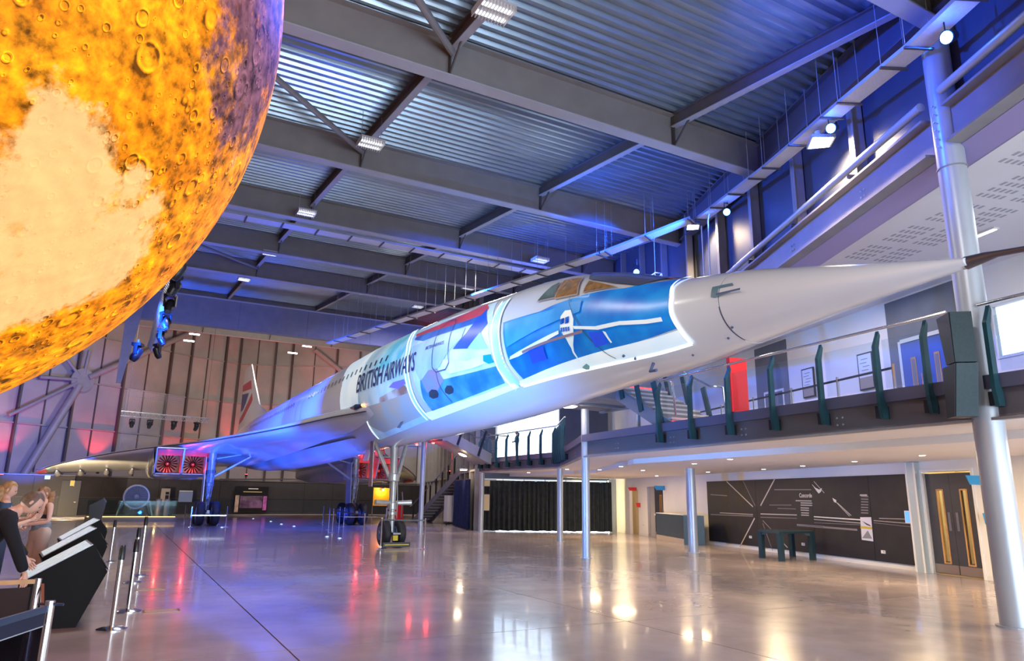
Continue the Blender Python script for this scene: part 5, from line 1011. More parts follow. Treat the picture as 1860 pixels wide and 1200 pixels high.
for k, q in enumerate(((353, 607), (343, 619), (557, 629), (531, 641))):
    P = G(*q, 15); P = V((-4, 44), (8, 44), *q); r = thing('far_strip_lamp', ['left upper', 'left lower', 'right upper', 'right lower'][k] + ' small lit lamp under the far eaves', 'light', P); MB().box(P, (.9, .3, .1)).build('housing', socket_m, r); MB().box(P - Vector((0, .16, 0.02)), (.84, .02, .12)).build('diffuser', lampw, r)
def flood(label, P, m, sz=.34):
    P = Vector(P); r = thing('floodlight', label, 'light', P); MB().prism([P + Vector((-sz, -.1, 0)), P + Vector((sz * .2, -sz * 1.0, 0)), P + Vector((sz, .0, 0)), P + Vector((-.0, sz * .9, 0))], (0, 0, .07)).build('housing', silver, r); MB().prism([P + Vector((-sz * .85, -.09, -.006)), P + Vector((sz * .17, -sz * .85, -.006)), P + Vector((sz * .85, 0, -.006)), P + Vector((0, sz * .76, -.006))], (0, 0, .005)).build('lens', m, r); MB().lathe(P + Vector((.05, .05, .18)), (0, 0, 1), [(0, .06), (.12, .06)], 10).build('sensor', socket_m, r); MB().bar(P + Zv * .1, P + Zv * .5 + Vector((.3, -.1, 0)), .03).build('bracket', steel, r)
lampwarmB = mat('flood_lens', (1, .9, .7), .5, emit=40, ecol=(1, .84, .6))
Pf = [V(AT, BT, 1488, 260), V(AT, BT, 1257, 413)]
flood('bright warm floodlight under the cable tray by the blue wall', Pf[0], lampwarmB); flood('second warm floodlight further down the tray above the flight deck', Pf[1], lampwarmB, .3)
spot('flood_light', Pf[0] - Zv * .05, Pf[0] + Vector((1.3, -.5, -2.6)), 140, 1500, (1, .74, .38), .6); spot('flood_light', Pf[1] - Zv * .05, Pf[1] + Vector((.9, -.4, -3)), 150, 700, (1, .76, .45), .6)
def par(label, P, tgt):
    P = Vector(P); d = (Vector(tgt) - P).normalized(); r = thing('stage_lamp', label, 'light', P); MB().lathe(P - d * .22, d, [(0, .05), (.05, .09), (.2, .105), (.22, .11)], 16).build('lamp_can', blackm, r, smooth=True); MB().lathe(P + d * .001, d, [(0, .095), (.015, .08)], 16).build('lens', lampblue, r)
    MB().tube([P - d * .1 + Vector((.12, 0, 0)), P - d * .1 + Vector((.12, 0, .25)), P - d * .1 + Vector((-.12, 0, .25)), P - d * .1 + Vector((-.12, 0, 0))], .012, 6).tube([P - d * .1 + Zv * .25, P - d * .1 + Zv * .45], .015, 6).build('yoke', blackm, r)
PB = [V(AT, BT, 1719, 68), V(AT, BT, 1509, 233), V(AT, BT, 1320, 385), G(1156, 494, 9.0)]
for k, P in enumerate(PB): par(['blue stage lamp at top right beside the thick column', 'blue stage lamp next to the bright floodlight', 'blue stage lamp under the tray right of the second floodlight', 'blue stage lamp shining just above the windscreen'][k], P, EYE + Vector((0, 6, 2)))
for P, pw in zip(PB, (14, 10, 10, 16)): point('stage_lamp_spill', P + Vector((-.15, -.1, -.05)), pw, BLUE, .05)
spot('stage_wall_wash', PB[3] + Vector((.3, .3, 0)), (9.6, 0, 9.5), 130, 700, BLUE, .8)
# small bicycle-like bracket frame above the windscreen
P = G(1190, 495, 8.6); r = thing('hanging_frame', 'small pale tubular frame hanging behind the windscreen', 'frame', P); MB().tube([P + Vector((-.35, 0, -.25)), P, P + Vector((.25, 0, .02)), P + Vector((.1, 0, -.22)), P + Vector((-.05, 0, -.02))], .02, 6).tube([P + Vector((.25, 0, .02)), P + Vector((.3, 0, -.25))], .02, 6).build('tube_frame', socket_m, r); MB().tube([P, Vector((P.x, P.y, GB(P.y) + .9))], .008, 5).build('cable', silver, r)
P = Vector((7.6, -6.9, 0)); r = thing('conduit_pipe', 'white swan-necked conduit pipe in front of the blue wall', 'pipe', P + Zv * 7); MB().tube([V(AT, BT, 1290, 500), V(AT, BT, 1286, 400), V(AT, BT, 1290, 382), V(AT, BT, 1298, 377), V(AT, BT, 1303, 384)], .02, 8).build('pipe_run', socket_m, r); MB().tube([V(AT, BT, 1279, 500), V(AT, BT, 1274, 410)], .02, 8).build('pipe_drop', socket_m, r)

# ---------------------------------------------------------------- lighting trusses with moving heads
def truss(r, a, c, w_=.3):
    a, c = Vector(a), Vector(c); L = (c - a).length; d = (c - a) / L; s_ = d.cross(Zv).normalized(); K = [a + s_ * w_ / 2, a - s_ * w_ / 2, a - Zv * w_ * .85]
    for k in K: MB().tube([k, k + d * L], .022, 8).build('chord', silver, r)
    n = int(L / (w_ * .9)); b = MB()
    for i in range(n):
        for j in range(3): p, q = K[j], K[(j + 1) % 3]; b.bar(p + d * L * i / n, q + d * L * (i + .5) / n, .014).bar(q + d * L * (i + .5) / n, p + d * L * (i + 1) / n, .014)
    b.build('lattice', silver, r, kind='stuff')
def head(label, P, ang, s=1.):
    P = Vector(P); r = thing('moving_head', label, 'light', P); MB().box(P, (.34 * s, .28 * s, .1 * s), ang).build('base', blackm, r); u = Vector((math.cos(ang), math.sin(ang), 0))
    for k in (-1, 1): MB().bar(P + u * .16 * s * k, P + u * .16 * s * k - Zv * .34 * s, .05 * s, .12 * s, up=(-u.y, u.x, 0)).build('yoke_arm', blackm, r)
    d = Vector((-.45 * u.y, .45 * u.x, -.8)).normalized(); c = P - Zv * .32 * s; q = MB().lathe(c - d * .24 * s, d, [(0, .08 * s), (.06 * s, .13 * s), (.36 * s, .14 * s), (.48 * s, .10 * s)], 14).build('head_barrel', blackm, r, smooth=True); MB().lathe(c + d * .235 * s, d, [(0, .085 * s), (.02, .07 * s)], 14).build('front_lens', mat('lens_glass', (.08, .10, .16), .08), q); MB().tube([P, P + Zv * .18 * s], .03 * s, 8).build('clamp', steel, r)
r = thing('lighting_truss', 'dark-laden lighting truss receding beside the planet balloon', 'truss', (-7.3, 2, 7.6)); truss(r, (-7.25, -6.2, 7.75), (-7.5, 11, 7.75))
for yy in (-5, 2, 9): MB().tube([(-7.3, yy, 7.75), (-7.3, yy, GB(yy) + .9)], .012, 5).build('hoist_line', steel_dark, r)
for k, yy in enumerate((-5.2, -3.6, -1.9, .2, 2.6, 5.4, 8.4)): head(f'{(ordn + ["seventh"])[k]} black moving head lamp along the truss beside the planet', (-7.3, yy, 7.33), .4 + .8 * k, .95)
r = thing('lighting_truss', 'short pale truss with small lamps hanging before the far wall', 'truss', (-5.8, 30, 6.6)); truss(r, (-8.5, 30, 6.75), (-3.1, 30, 6.6), .35)
for k, x in enumerate((-7.8, -6.75, -5.3, -3.9)): head(f'{["leftmost", "second", "third", "rightmost"][k]} small lamp under the far pale truss', (x, 30, 6.25), .3 * k, .95)
for x in (-8.2, -3.4): MB().tube([(x, 30, 6.7), (x, 30, GB(30) + .9)], .012, 5).build('hoist_line', steel_dark, r)
head('single lamp peeping out under the planet balloon', (-8.0, 4.5, 6.55), 1.2, 1.05)
r = thing('chain_curtain', 'fine hanging bead chain net above the far truss', 'net', (-6.5, 30.6, 8.3)); b = MB()
for k in range(44): x = -8.3 + 3.5 * k / 43; b.bar((x, 30.6, 8.35 - .25 * (k / 43)), (x, 30.6, 4.4 + .3 * math.sin(k)), .012)
b.build('bead_strings', mat('bead_chain', (.45, .38, .35), .4, .4), r, kind='stuff'); b = MB()
for j in range(5): b.bar((-8.3, 30.6, 8.3 - j * .11), (-4.8, 30.6, 8.05 - j * .11), .02)
b.build('net_band', mat('net_dark', (.12, .12, .2), .6), r, kind='stuff')

# ---------------------------------------------------------------- exhibits at the far partition
ex = Vector((-7.15, 24.3, 0)); r = thing('engine_exhibit', 'jet engine on a lit plinth behind a low glass enclosure', 'engine', ex)
MB().box(ex + Vector((0, .3, .12)), (4.6, 2.2, .24)).build('plinth', mat('plinth_grey', (.16, .18, .18), .5), r)
MB().box(ex + Vector((0, -.83, .26)), (4.4, .05, .03)).build('plinth_light_strip', mat('strip_amber', (1, .6, .2), .4, emit=5, ecol=(1, .55, .15)), r)
ec = ex + Vector((.1, .1, 1.35)); q = MB().lathe(ec + Vector((0, -.3, 0)), (0, 1, 0), [(0, .66), (.05, .70), (.3, .68), (.9, .55), (1.4, .50), (2.0, .45)], 32).build('engine_casing', mat('engine_metal', (.35, .27, .22), .3, .8, .2, 6), r, smooth=True)
MB().lathe(ec + Vector((0, -.36, 0)), (0, 1, 0), [(0, .62), (.01, .68), (.1, .70), (.12, .62)], 32).build('intake_lip', silver, q, smooth=True); MB().lathe(ec + Vector((0, -.385, 0)), (0, 1, 0), [(0, .60), (.02, .60)], 32).build('fan_shadow_plate', blackm, q)
b = MB()
for k in range(22):
    an = 2 * PI * k / 22; d = Vector((math.cos(an), 0, math.sin(an))); t = Vector((-d.z, 0, d.x)); c = ec + Vector((0, -.40, 0)); b.add([c + d * .14 - t * .015, c + d * .14 + t * .015, c + d * .6 + t * .05, c + d * .6 - t * .01], [(0, 1, 2, 3)])
b.build('fan_blades', mat('dark_fan', (.05, .045, .045), .45, .5), q, kind='stuff'); MB().lathe(ec + Vector((0, -.39, 0)), (0, -1, 0), [(0, .15), (.08, .13), (.15, .03)], 16).build('spinner', silver, q, smooth=True)
MB().box(ec + Vector((0, -.56, -.28)), (1.5, .05, .10)).bar(ec + Vector((-.7, -.4, -.3)), ec + Vector((-.9, -.3, -1.1)), .08).bar(ec + Vector((.7, -.4, -.3)), ec + Vector((.9, -.3, -1.1)), .08).bar(ec + Vector((-.6, 1, -.3)), ec + Vector((-.9, 1.2, -1.1)), .08).bar(ec + Vector((.6, 1, -.3)), ec + Vector((.9, 1.2, -1.1)), .08).build('support_cradle', mat('cradle_teal', (.20, .35, .38), .4), r)
for k in range(7): an = -2.6 + k * .35; MB().tube([ec + Vector((math.cos(an) * .66, -.2, math.sin(an) * .66)), ec + Vector((math.cos(an) * .74, .4, math.sin(an) * .74)), ec + Vector((math.cos(an + .3) * .62, .9, math.sin(an + .3) * .62))], .03, 6).build('engine_pipe', mat('pipe_brass', (.6, .38, .12), .25, .9), r)
for x0, w_ in ((-2.25, 1.45), (-.75, 1.45), (.75, 1.45)): MB().frame(ex + Vector((x0, -.86, .24)), (w_, 0, 0), (0, .015, 0), (0, 0, .9)).build('glass_sheet', glass_soft, r)
for x in (1.3, 1.75): MB().lathe(ex + Vector((x, .3, .24)), Zv, [(0, .16), (1.0, .16)], 14).build('display_cylinder', mat('display_tube', (.42, .32, .22), .4, .3), r)
point('plinth_lamp', ex + Vector((1.2, -.3, .6)), 5, (1, .6, .2), .05); point('plinth_lamp', ex + Vector((-1.2, -.3, .6)), 3, (1, .6, .2), .05)
def lectern(label, P, s=1.): r = thing('black_lectern', label, 'lectern', P); P = Vector(P); MB().prism([P + Vector((-.3, 0, 0)) * s, P + Vector((.22, 0, 0)) * s, P + Vector((.34, 0, 1.0)) * s, P + Vector((.2, 0, 1.2)) * s, P + Vector((-.38, 0, .85)) * s], (0, .7, 0)).build('body', blackm, r); MB().prism([P + Vector((.34, -.01, 1.01)) * s, P + Vector((.2, -.01, 1.21)) * s, P + Vector((.22, -.01, 1.23)) * s, P + Vector((.36, -.01, 1.03)) * s], (0, .72, 0)).build('edge_strip', steel, r)
lectern('black angular lectern left of the engine exhibit', (-8.85, 21.5, 0), 1.05)
LWa, LWb = (-7.6, 36.2), (3.2, 38.4)
def onlw(x, y): return V(LWa, LWb, x, y)
def lwbox(name, label, cat, x0, x1, y0, y1, th, m, extra=None):
    p, q = onlw(x0, y1), onlw(x1, y0); r = thing(name, label, cat, Vector((p.x, p.y, p.z))); d = Vector((q.x - p.x, q.y - p.y, 0)); MB().frame(p - Vector((0, th, 0)), d, (0, th, 0), (0, 0, q.z - p.z)).build('cabinet_body' if th > .2 else 'board', m, r); return r, p - Vector((0, th + .01, 0)), d, q.z - p.z
r, p, d, h = lwbox('event_banner', 'dark event poster board standing against the far partition', 'banner', 423, 488, 884, 931, .12, blackm)
def sub(name, u0, u1, v0, v1, m): MB().frame(p + d * u0 + Zv * h * v0, d * (u1 - u0), (0, -.012, 0), Zv * h * (v1 - v0)).build(name, m, r)
sub('printed_picture', .16, .84, .18, .64, mat('banner_violet', (.14, .07, .16), .5, 0, .7, 2.5)); sub('printed_picture', .24, .80, .48, .62, mat('banner_pink', (.62, .45, .60), .5, 0, .3, 1.5)); sub('printed_strip', .02, .13, .03, .66, mat('banner_tan', (.55, .40, .32), .5, 0, .5, 3)); sub('printed_strip', .86, .97, .1, .64, mat('banner_magenta', (.42, .10, .38), .5, 0, .6, 3))
sub('heading', .38, .68, .90, .93, inkw); sub('heading', .24, .80, .78, .81, mat('gold_print', (.55, .42, .2), .5)); p0 = p
r, p, d, h = lwbox('vending_cabinet', 'grey shelved cabinet standing on the partition ledge beside the engine', 'cabinet', 290, 309, 887, 911, .6, mat('cabinet_grey', (.40, .38, .36), .4)); sub('dark_shelves', .5, .9, .15, .5, blackm); sub('dark_shelves', .5, .9, .55, .75, blackm)
r, p, d, h = lwbox('pale_blue_box', 'pale blue box panel on the partition left of the gear wheels', 'box', 323, 350, 891, 911, .4, mat('pale_blue_panel', (.22, .30, .55), .5)); sub('trim_frame', .0, 1, .92, 1, socket_m)
for lab, q4, m in (('yellow warning notice on the far partition near the planet', (127, 135, 873, 882), mat('warning_yellow', (.8, .5, .08), .5)), ('green lit exit sign above the dark door at far left', (82, 91, 864, 869), mat('exit_green', (.2, 1, .5), .4, emit=3, ecol=(.15, 1, .5)))):
    a_ = V((-22, 32.2), (-10.7, 33.8), q4[0], q4[3]); c_ = V((-22, 32.2), (-10.7, 33.8), q4[1], q4[2]); r = thing('notice_sign', lab, 'sign', a_); MB().frame(a_ - Vector((0, .12, 0)), (c_.x - a_.x, c_.y - a_.y, 0), (0, .1, 0), (0, 0, c_.z - a_.z)).build('sign_face', m, r); MB().frame(a_ - Vector((.03, .06, .03)), (c_.x - a_.x + .06, c_.y - a_.y, 0), (0, .05, 0), (0, 0, c_.z - a_.z + .06)).build('sign_backing', socket_m, r)
a_ = V((-22, 32.2), (-10.7, 33.8), 104, 930); r = MB().frame(a_ - Vector((.0, .06, a_.z)), (1.1, .15, 0), (0, .05, 0), (0, 0, 2.3)).build('door_5', mat('black_door', (.01, .01, .015), .5), kind='structure'); MB().box(a_ + Vector((.9, -.1, .9 - a_.z)), (.12, .04, .03)).build('door_handle', silver, r)
# lit yellow display and red cabinet seen past the nose gear
P = Vector((5.0, 28, 0)); P = G(690, 941); r = thing('lit_yellow_display', 'glowing yellow display board behind the nose gear leg', 'display', P); MB().box(P + Vector((0, 0, 1.55)), (1.25, .1, 1.3), .0).build('board', mat('board_amber', (.85, .42, .02), .5), r); MB().box(P + Vector((-.6, .1, 1.1)), (.06, .06, 2.2)).box(P + Vector((.6, .1, 1.1)), (.06, .06, 2.2)).build('support_post', steel, r); point('display_lamp', P + Vector((0, -.6, 2.0)), 60, (1, .7, .2), .05)
MB().lathe(P + Vector((.0, -.4, 2.05)), (0, -1, 0), [(0, .07), (.05, .05)], 12).build('lamp_bulb', lampwarm, r)
P = G(699, 944) + Vector((.3, -1.5, 0)); r = thing('red_equipment_cabinet', 'red equipment cabinet with dark pipes behind the nose gear', 'cabinet', P); MB().box(P + Zv * .6, (.7, .6, 1.1)).build('cabinet_body', mat('signal_red', (1, 0, 0)), r); MB().box(P + Zv * .04, (.8, .7, .08)).build('base', blackm, r); MB().tube([P + Vector((.2, -.33, .2)), P + Vector((.25, -.36, 1.4)), P + Vector((.2, -.3, 1.9))], .06, 8).build('hose', pipe, r)
# red uplights along the hangar cladding and far end
def uplight(P, lab, pw=260, dr=(0, .5, 4)):
    P = Vector(P); r = thing('red_uplight', lab, 'light', P, None); MB().lathe(P, Zv, [(0, .12), (.25, .12)], 10).build('lamp_can', blackm, r); MB().lathe(P + Zv * .251, Zv, [(0, .11), (.02, .1)], 10).build('lens', lampred, r); spot('red_uplight_beam', P + Zv * .35, P + Vector(dr), 75, pw, RED, .5, .05)
for k, (x, y, dx) in enumerate([(2, 868, 0), (177, 860, 0), (322, 868, 0), (447, 866, 0), (542, 868, 0)]):
    P = V((-15.2, 41.0), (-9, 45.4), x, y) if x < 200 else (V((-9, 45.4), (-3.6, 49), x, y) if x < 400 else V((1.2, 51), (6, 49.1), x, y)); uplight(P, ['red uplight', 'second red uplight', 'third red uplight', 'fourth red uplight', 'fifth red uplight'][k] + ' on a ledge along the far cladding, counted from the left', 1100 if k < 3 else 2600)
for k, (x, y) in enumerate(((768, 862), (815, 862))): P = V((12.4, 24.4), (17, 38.4), x, y); uplight(P, ['red uplight left of the dark stair', 'red uplight behind the dark stair'][k], 2600, (.9, -.2, 3)); MB().tube([Vector((P.x, P.y, 0)), P], .04, 8).box((P.x, P.y, .02), (.4, .4, .04)).build('floor_stand', blackm, SC.objects[-1]) if 0 else tag(MB().tube([Vector((P.x, P.y, .03)), P], .04, 8).box((P.x, P.y, .015), (.4, .4, .03)).build('lamp_stand', blackm), ['black pole stand under the red uplight left of the dark stair', 'black pole stand under the red uplight behind the dark stair'][k], 'stand')
MB().bar(V((-15.2, 41.), (-9, 45.4), -20, 868) + Zv * -.05, V((-15.2, 41.), (-9, 45.4), 260, 868) + Zv * -.05, .5, .1).bar(V((-9, 45.4), (-3.6, 49), 262, 870) - Zv * .05, V((-9, 45.4), (-3.6, 49), 430, 870) - Zv * .05, .5, .1).build('trim_2', steel_dark, kind='structure'); MB().bar(V((1.2, 51), (6, 49.1), 400, 869) + Zv * -.05, V((1.2, 51), (6, 49.1), 640, 869) + Zv * -.05, .5, .1).build('trim_3', steel_dark, kind='structure')
for k, (x, y) in enumerate([(311, 946), (403, 958), (460, 942), (492, 947), (511, 952), (534, 956), (594, 975), (617, 978)]):
    P = G(x, y); r = thing('floor_spotlight', f'tiny blue-white light in the concrete floor, {(NTH[:7] + [NTH[-1]])[k]} of eight under the wings', 'light', P, 'floor lights under the wings'); MB().lathe(P, Zv, [(0, .09), (.02, .08)], 12).build('bezel', silver, r); MB().lathe(P + Zv * .02, Zv, [(0, .06), (.01, .04)], 12).build('lens', mat('floor_lens', (.5, .8, 1), .3, emit=5, ecol=(.4, .7, 1)), r)

# ---------------------------------------------------------------- rope barriers round the landing gear
def barrier(label, pts, h=.95, low=None):
    pts = [Vector((*p, 0)) for p in pts]; r = thing('gear_barrier', label, 'barrier', pts[0])
    for p in pts: MB().lathe(p, Zv, [(0, .14), (.015, .13), (.03, .03), (.035, .02), (h, .02), (h + .01, .028), (h + .03, .028)], 12).build('post', chrome, r, smooth=True)
    for a, c in zip(pts, pts[1:]): MB().bar(a + Zv * (low or h - .03), c + Zv * (low or h - .03), .015, .04).build('rail', chrome if low else blackm, r)
    return r
barrier('chrome post barrier in front of the starboard main gear wheels', [(-4.75, 19.4), (-4.75, 15.6), (-3.15, 15.6), (-3.1, 19.4)], .95, .55)
barrier('chrome post barrier around the port main gear wheels', [(2.6, 19.6), (2.6, 15.2), (4.9, 15.2), (5.0, 19.5)], .95, .5); barrier('chrome post barrier leading up to the nose gear', [(2.2, 14.6), (1.0, 12.0), (.5, 9.4), (-.6, 1.2)], .98)
barrier('chrome posts either side of the nose gear wheels', [(-.66, -.8), (.62, -1.2)], .9)

# ---------------------------------------------------------------- belt stanchions
def stanchion(label, x, y, h):
    r = thing('belt_stanchion', label, 'stanchion', (x, y, 0)); P = Vector((x, y, 0)); MB().lathe(P, Zv, [(0, .17), (.012, .17), (.03, .12), (.04, .035)], 28).build('base', chrome, r, smooth=True); MB().lathe(P + Zv * .03, Zv, [(0, .031), (h - .2, .031)], 20).build('pole', chrome, r, smooth=True); MB().lathe(P + Zv * (h - .17), Zv, [(0, .036), (.13, .036), (.14, .03), (.17, .03)], 16).build('belt_head', blackm, r, smooth=True)
for lab, x, y, h in (('nearest chrome belt stanchion beside the front black kiosk', -7.79, -12.41, .96), ('second chrome stanchion just behind the nearest one', -7.61, -11.0, .95), ('third chrome stanchion, its base left of the floor joint', -7.51, -7.49, .96), ('fourth chrome stanchion overlapping the third one', -7.38, -6.3, 1.12), ('furthest chrome stanchion near the engine exhibit line', -7.92, -2.9, .95)): stanchion(lab, x, y, h)

# ---------------------------------------------------------------- black sloping kiosks with lit tops
scr = mat('lit_screen_top', (.25, .30, .32), .25, emit=.55, ecol=(.85, .95, 1), var=.9, scale=14)
def yplane(Y, x, y): d = ray(x, y); return EYE + d * ((Y - EYE.y) / d.y)
kblack = mat('kiosk_black', (.008, .008, .009), .6); kblack.node_tree.nodes['Principled BSDF'].inputs['Specular IOR Level'].default_value = .15
def kiosk(label, Y, prof, dep=1.0):
    P = [yplane(Y, *q) for q in prof]; r = thing('interactive_kiosk', label, 'kiosk', (P[0].x - .15, Y + .3, 0)); MB().prism(P, (-.1, dep, 0)).build('casing', kblack, r)
    a, c = P[3], P[2]; d = (c - a); n_ = Vector((-d.z, 0, d.x)).normalized() * .012
    MB().prism([a + d * .02 + n_ * .1, c - d * .02 + n_ * .1, c - d * .02 + n_ + Vector((0, 0, 0)), a + d * .02 + n_], (-.1, dep, 0)).build('top_frame', silver, r)
    MB().prism([a + d * .05 + n_, c - d * .05 + n_, c - d * .05 + n_ * 1.4, a + d * .05 + n_ * 1.4], (-.095, dep * .97, 0)).build('sloping_screen', scr, r)
    MB().prism([P[1] + Vector((.002, .05, .02)), P[2] + Vector((.002, .05, -.03)), P[2] + Vector((.012, .05, -.03)), P[1] + Vector((.012, .05, .02))], (-.1, dep * .9, 0)).build('end_panel', mat('kiosk_end_grey', (.03, .03, .035), .5), r)
kiosk('front black kiosk with a bright sloping screen top', -12.1, [(137, 1139), (195, 1038), (172, 988), (38, 1057), (30, 1090), (84, 1142)])
kiosk('middle black kiosk half hidden behind the front one', -10.0, [(150, 1098), (195, 992), (178, 958), (75, 1013), (88, 1046), (105, 1100)], .8)
kiosk('furthest black kiosk behind the middle one', -8.7, [(165, 1076), (195, 964), (183, 943), (110, 983), (114, 1000), (125, 1078)], .8)

# ---------------------------------------------------------------- barrier panels at bottom left
def P_at(x, y, z): return G(x, y, z)
a0 = Vector((-8.18, -17.44, 0)); b0 = Vector((-8.36, -15.95, 0)); dirn = (Vector((-8.36, -17.89, 0)) - a0).normalized()
r = thing('banner_barrier', 'nearest low barrier with smoked panel and steel post at bottom left', 'barrier', a0)
MB().lathe(a0 + Zv * .02, Zv, [(0, .026), (.95, .026)], 18).build('post', chrome, r, smooth=True); MB().lathe(a0, Zv, [(0, .18), (.015, .17), (.03, .05)], 24).build('base', chrome, r); MB().bar(a0 + Zv * .93, a0 + dirn * 1.6 + Zv * .93, .02, .035).tube([a0 + Zv * .95 + Vector((-.06, .05, 0)), a0 + Zv * .95 + Vector((.07, -.03, 0))], .008, 6).build('top_rail', mat('blue_grey_rail', (.05, .09, .17), .35, .6), r)
MB().bar(a0 + dirn * .05 + Zv * .5, a0 + dirn * 1.6 + Zv * .5, .008, .78).build('smoked_panel', glass_dark, r); MB().bar(a0 + dirn * .05 + Zv * .84, a0 + dirn * 1.6 + Zv * .84, .012, .006).build('panel_seam', silver, r); MB().bar(a0 + dirn * .05 + Zv * .88, a0 + dirn * 1.6 + Zv * .88, .014, .07).build('panel_hem', mat('hem_navy', (.008, .012, .03), .7), r)
dir2 = Vector((-1, -.1, 0)).normalized(); r = thing('banner_barrier', 'second low barrier with wooden top rail behind the nearest one', 'barrier', b0)
MB().lathe(b0 + Zv * .02, Zv, [(0, .024), (.93, .024)], 18).build('post', chrome, r, smooth=True); MB().lathe(b0, Zv, [(0, .17), (.015, .16), (.03, .05)], 24).build('base', chrome, r); MB().bar(b0 + Zv * .93, b0 + dir2 * 1.5 + Zv * .93, .03, .03).build('top_rail', wood, r); MB().bar(b0 + dir2 * .04 + Zv * .48, b0 + dir2 * 1.5 + Zv * .48, .008, .82).build('smoked_panel', mat('brown_banner', (.022, .008, .006), .8), r)
MB().bar(b0 + Vector((.03, .02, .9)), b0 + Vector((.12, -.45, .5)), .02, .03).build('stay', mat('bronze_trim', (1, 1, 1)), r)

# ---------------------------------------------------------------- people
def skinmesh(chains, sub=1):
    """chains: lists of (point, radius); shared points join. Returns an evaluated mesh."""
    vs, rs, es, idx = [], [], [], {}
    for ch in chains:
        prev = None
        for p, rr in ch:
            k = tuple(round(c, 3) for c in p)
            if k not in idx: idx[k] = len(vs); vs.append(Vector(p)); rs.append(rr)
            if prev is not None and prev != idx[k] and (prev, idx[k]) not in es and (idx[k], prev) not in es: es.append((prev, idx[k]))
            prev = idx[k]
    me = bpy.data.meshes.new('s'); me.from_pydata(vs, es, []); o = bpy.data.objects.new('s', me); COL.objects.link(o); md = o.modifiers.new('k', 'SKIN'); md.use_smooth_shade = True
    for i, rr in enumerate(rs):
        sv = me.skin_vertices[0].data[i]; sv.radius = rr if isinstance(rr, (tuple, list)) else (rr, rr); sv.use_root = (i == 0)
    s = o.modifiers.new('s', 'SUBSURF'); s.levels = sub; s.render_levels = sub; dg = bpy.context.evaluated_depsgraph_get(); m = bpy.data.meshes.new_from_object(o.evaluated_get(dg)); bpy.data.objects.remove(o); return m
def place(name, me, M_, m, par):
    o = bpy.data.objects.new(name, me); me.materials.clear(); me.materials.append(m); me.transform(M_); me.transform(Matrix.Translation(-wpos(par))); me.polygons.foreach_set('use_smooth', [True] * len(me.polygons)); COL.objects.link(o); o.parent = par; return o
def headmesh(c, fwd, up, s=1.):
    """a head with nose, brow, chin and ears around centre c"""
    fwd = Vector(fwd).normalized(); up = Vector(up).normalized(); rt = fwd.cross(up).normalized(); up = rt.cross(fwd); bm = bmesh.new(); bmesh.ops.create_uvsphere(bm, u_segments=20, v_segments=14, radius=1)
    for v in bm.verts:
        x, y, z = v.co; fx = x * .078; fy = y * .098; fz = z * .118
        if z < 0: fx *= 1 + z * .28; fy *= 1 + z * .12
        if y > .5: fy += .0
        if y > .9 and abs(x) < .3: fy += .016 * (1 - abs(z + .12) * 3 if abs(z + .12) < .33 else 0)
        if y > .6 and -.75 < z < -.5 and abs(x) < .45: fy += .008
        if y > .55 and .1 < z < .25 and .2 < abs(x) < .6: fy -= .007
        v.co = Vector((fx, fy, fz)) * s
    for sd in (-1, 1):
        g_ = bmesh.ops.create_uvsphere(bm, u_segments=8, v_segments=6, radius=1)
        for v in g_['verts']: v.co = Vector((sd * (.078 + v.co.x * .010), -.005 + v.co.y * .018, .0 + v.co.z * .032)) * s
    for v in bm.verts: v.co = Vector(c) + rt * v.co.x + fwd * v.co.y + up * v.co.z
    return bm
def hair_cap(c, fwd, up, s, long=0.):
    fwd = Vector(fwd).normalized(); up = Vector(up).normalized(); rt = fwd.cross(up).normalized(); up = rt.cross(fwd); bm = bmesh.new(); bmesh.ops.create_uvsphere(bm, u_segments=20, v_segments=14, radius=1)
    dele = [v for v in bm.verts if (v.co.y > .35 and v.co.z < .45) or v.co.z < -.45]
    bmesh.ops.delete(bm, geom=dele, context='VERTS')
    for v in bm.verts: n = v.co.copy(); q = Vector((n.x * .086, n.y * .106 - .006, n.z * .127 + .004)) * s; v.co = Vector(c) + rt * q.x + fwd * q.y + up * q.z
    me = bpy.data.meshes.new('hair'); bm.to_mesh(me); bm.free(); return me
def hand(c, d, pn, s=1.):                # five-fingered relaxed hand: c wrist, d direction, pn palm normal
    d = Vector(d).normalized(); pn = Vector(pn).normalized(); sd = d.cross(pn).normalized(); pn = sd.cross(d); ch = []; c = Vector(c); palm = c + d * .045 * s
    ch.append([(c - d * .03 * s, .024 * s), (c, (.026 * s)), (palm, .033 * s), (palm + d * .03 * s, .030 * s)])
    for k, (o, L) in enumerate(((-.030, .060), (-.010, .072), (.011, .068), (.031, .052))):
        a = palm + d * .035 * s + sd * o * s; ch.append([(palm + d * .01 * s + sd * o * .8 * s, .010 * s), (a, .0095 * s), (a + d * L * .5 * s + pn * .006 * s, .0088 * s), (a + d * L * .9 * s + pn * .024 * s, .0072 * s)])
    t = c + d * .02 * s - sd * .024 * s; ch.append([(c + d * .015 * s, .012 * s), (t, .0115 * s), (t + d * .03 * s - sd * .022 * s + pn * .008 * s, .0105 * s), (t + d * .058 * s - sd * .028 * s + pn * .018 * s, .009 * s)])
    out = bmesh.new()
    for chn in ch:
        m = skinmesh([chn], 1); out.from_mesh(m); bpy.data.meshes.remove(m)
    me = bpy.data.meshes.new('hand'); out.to_mesh(me); out.free(); return me
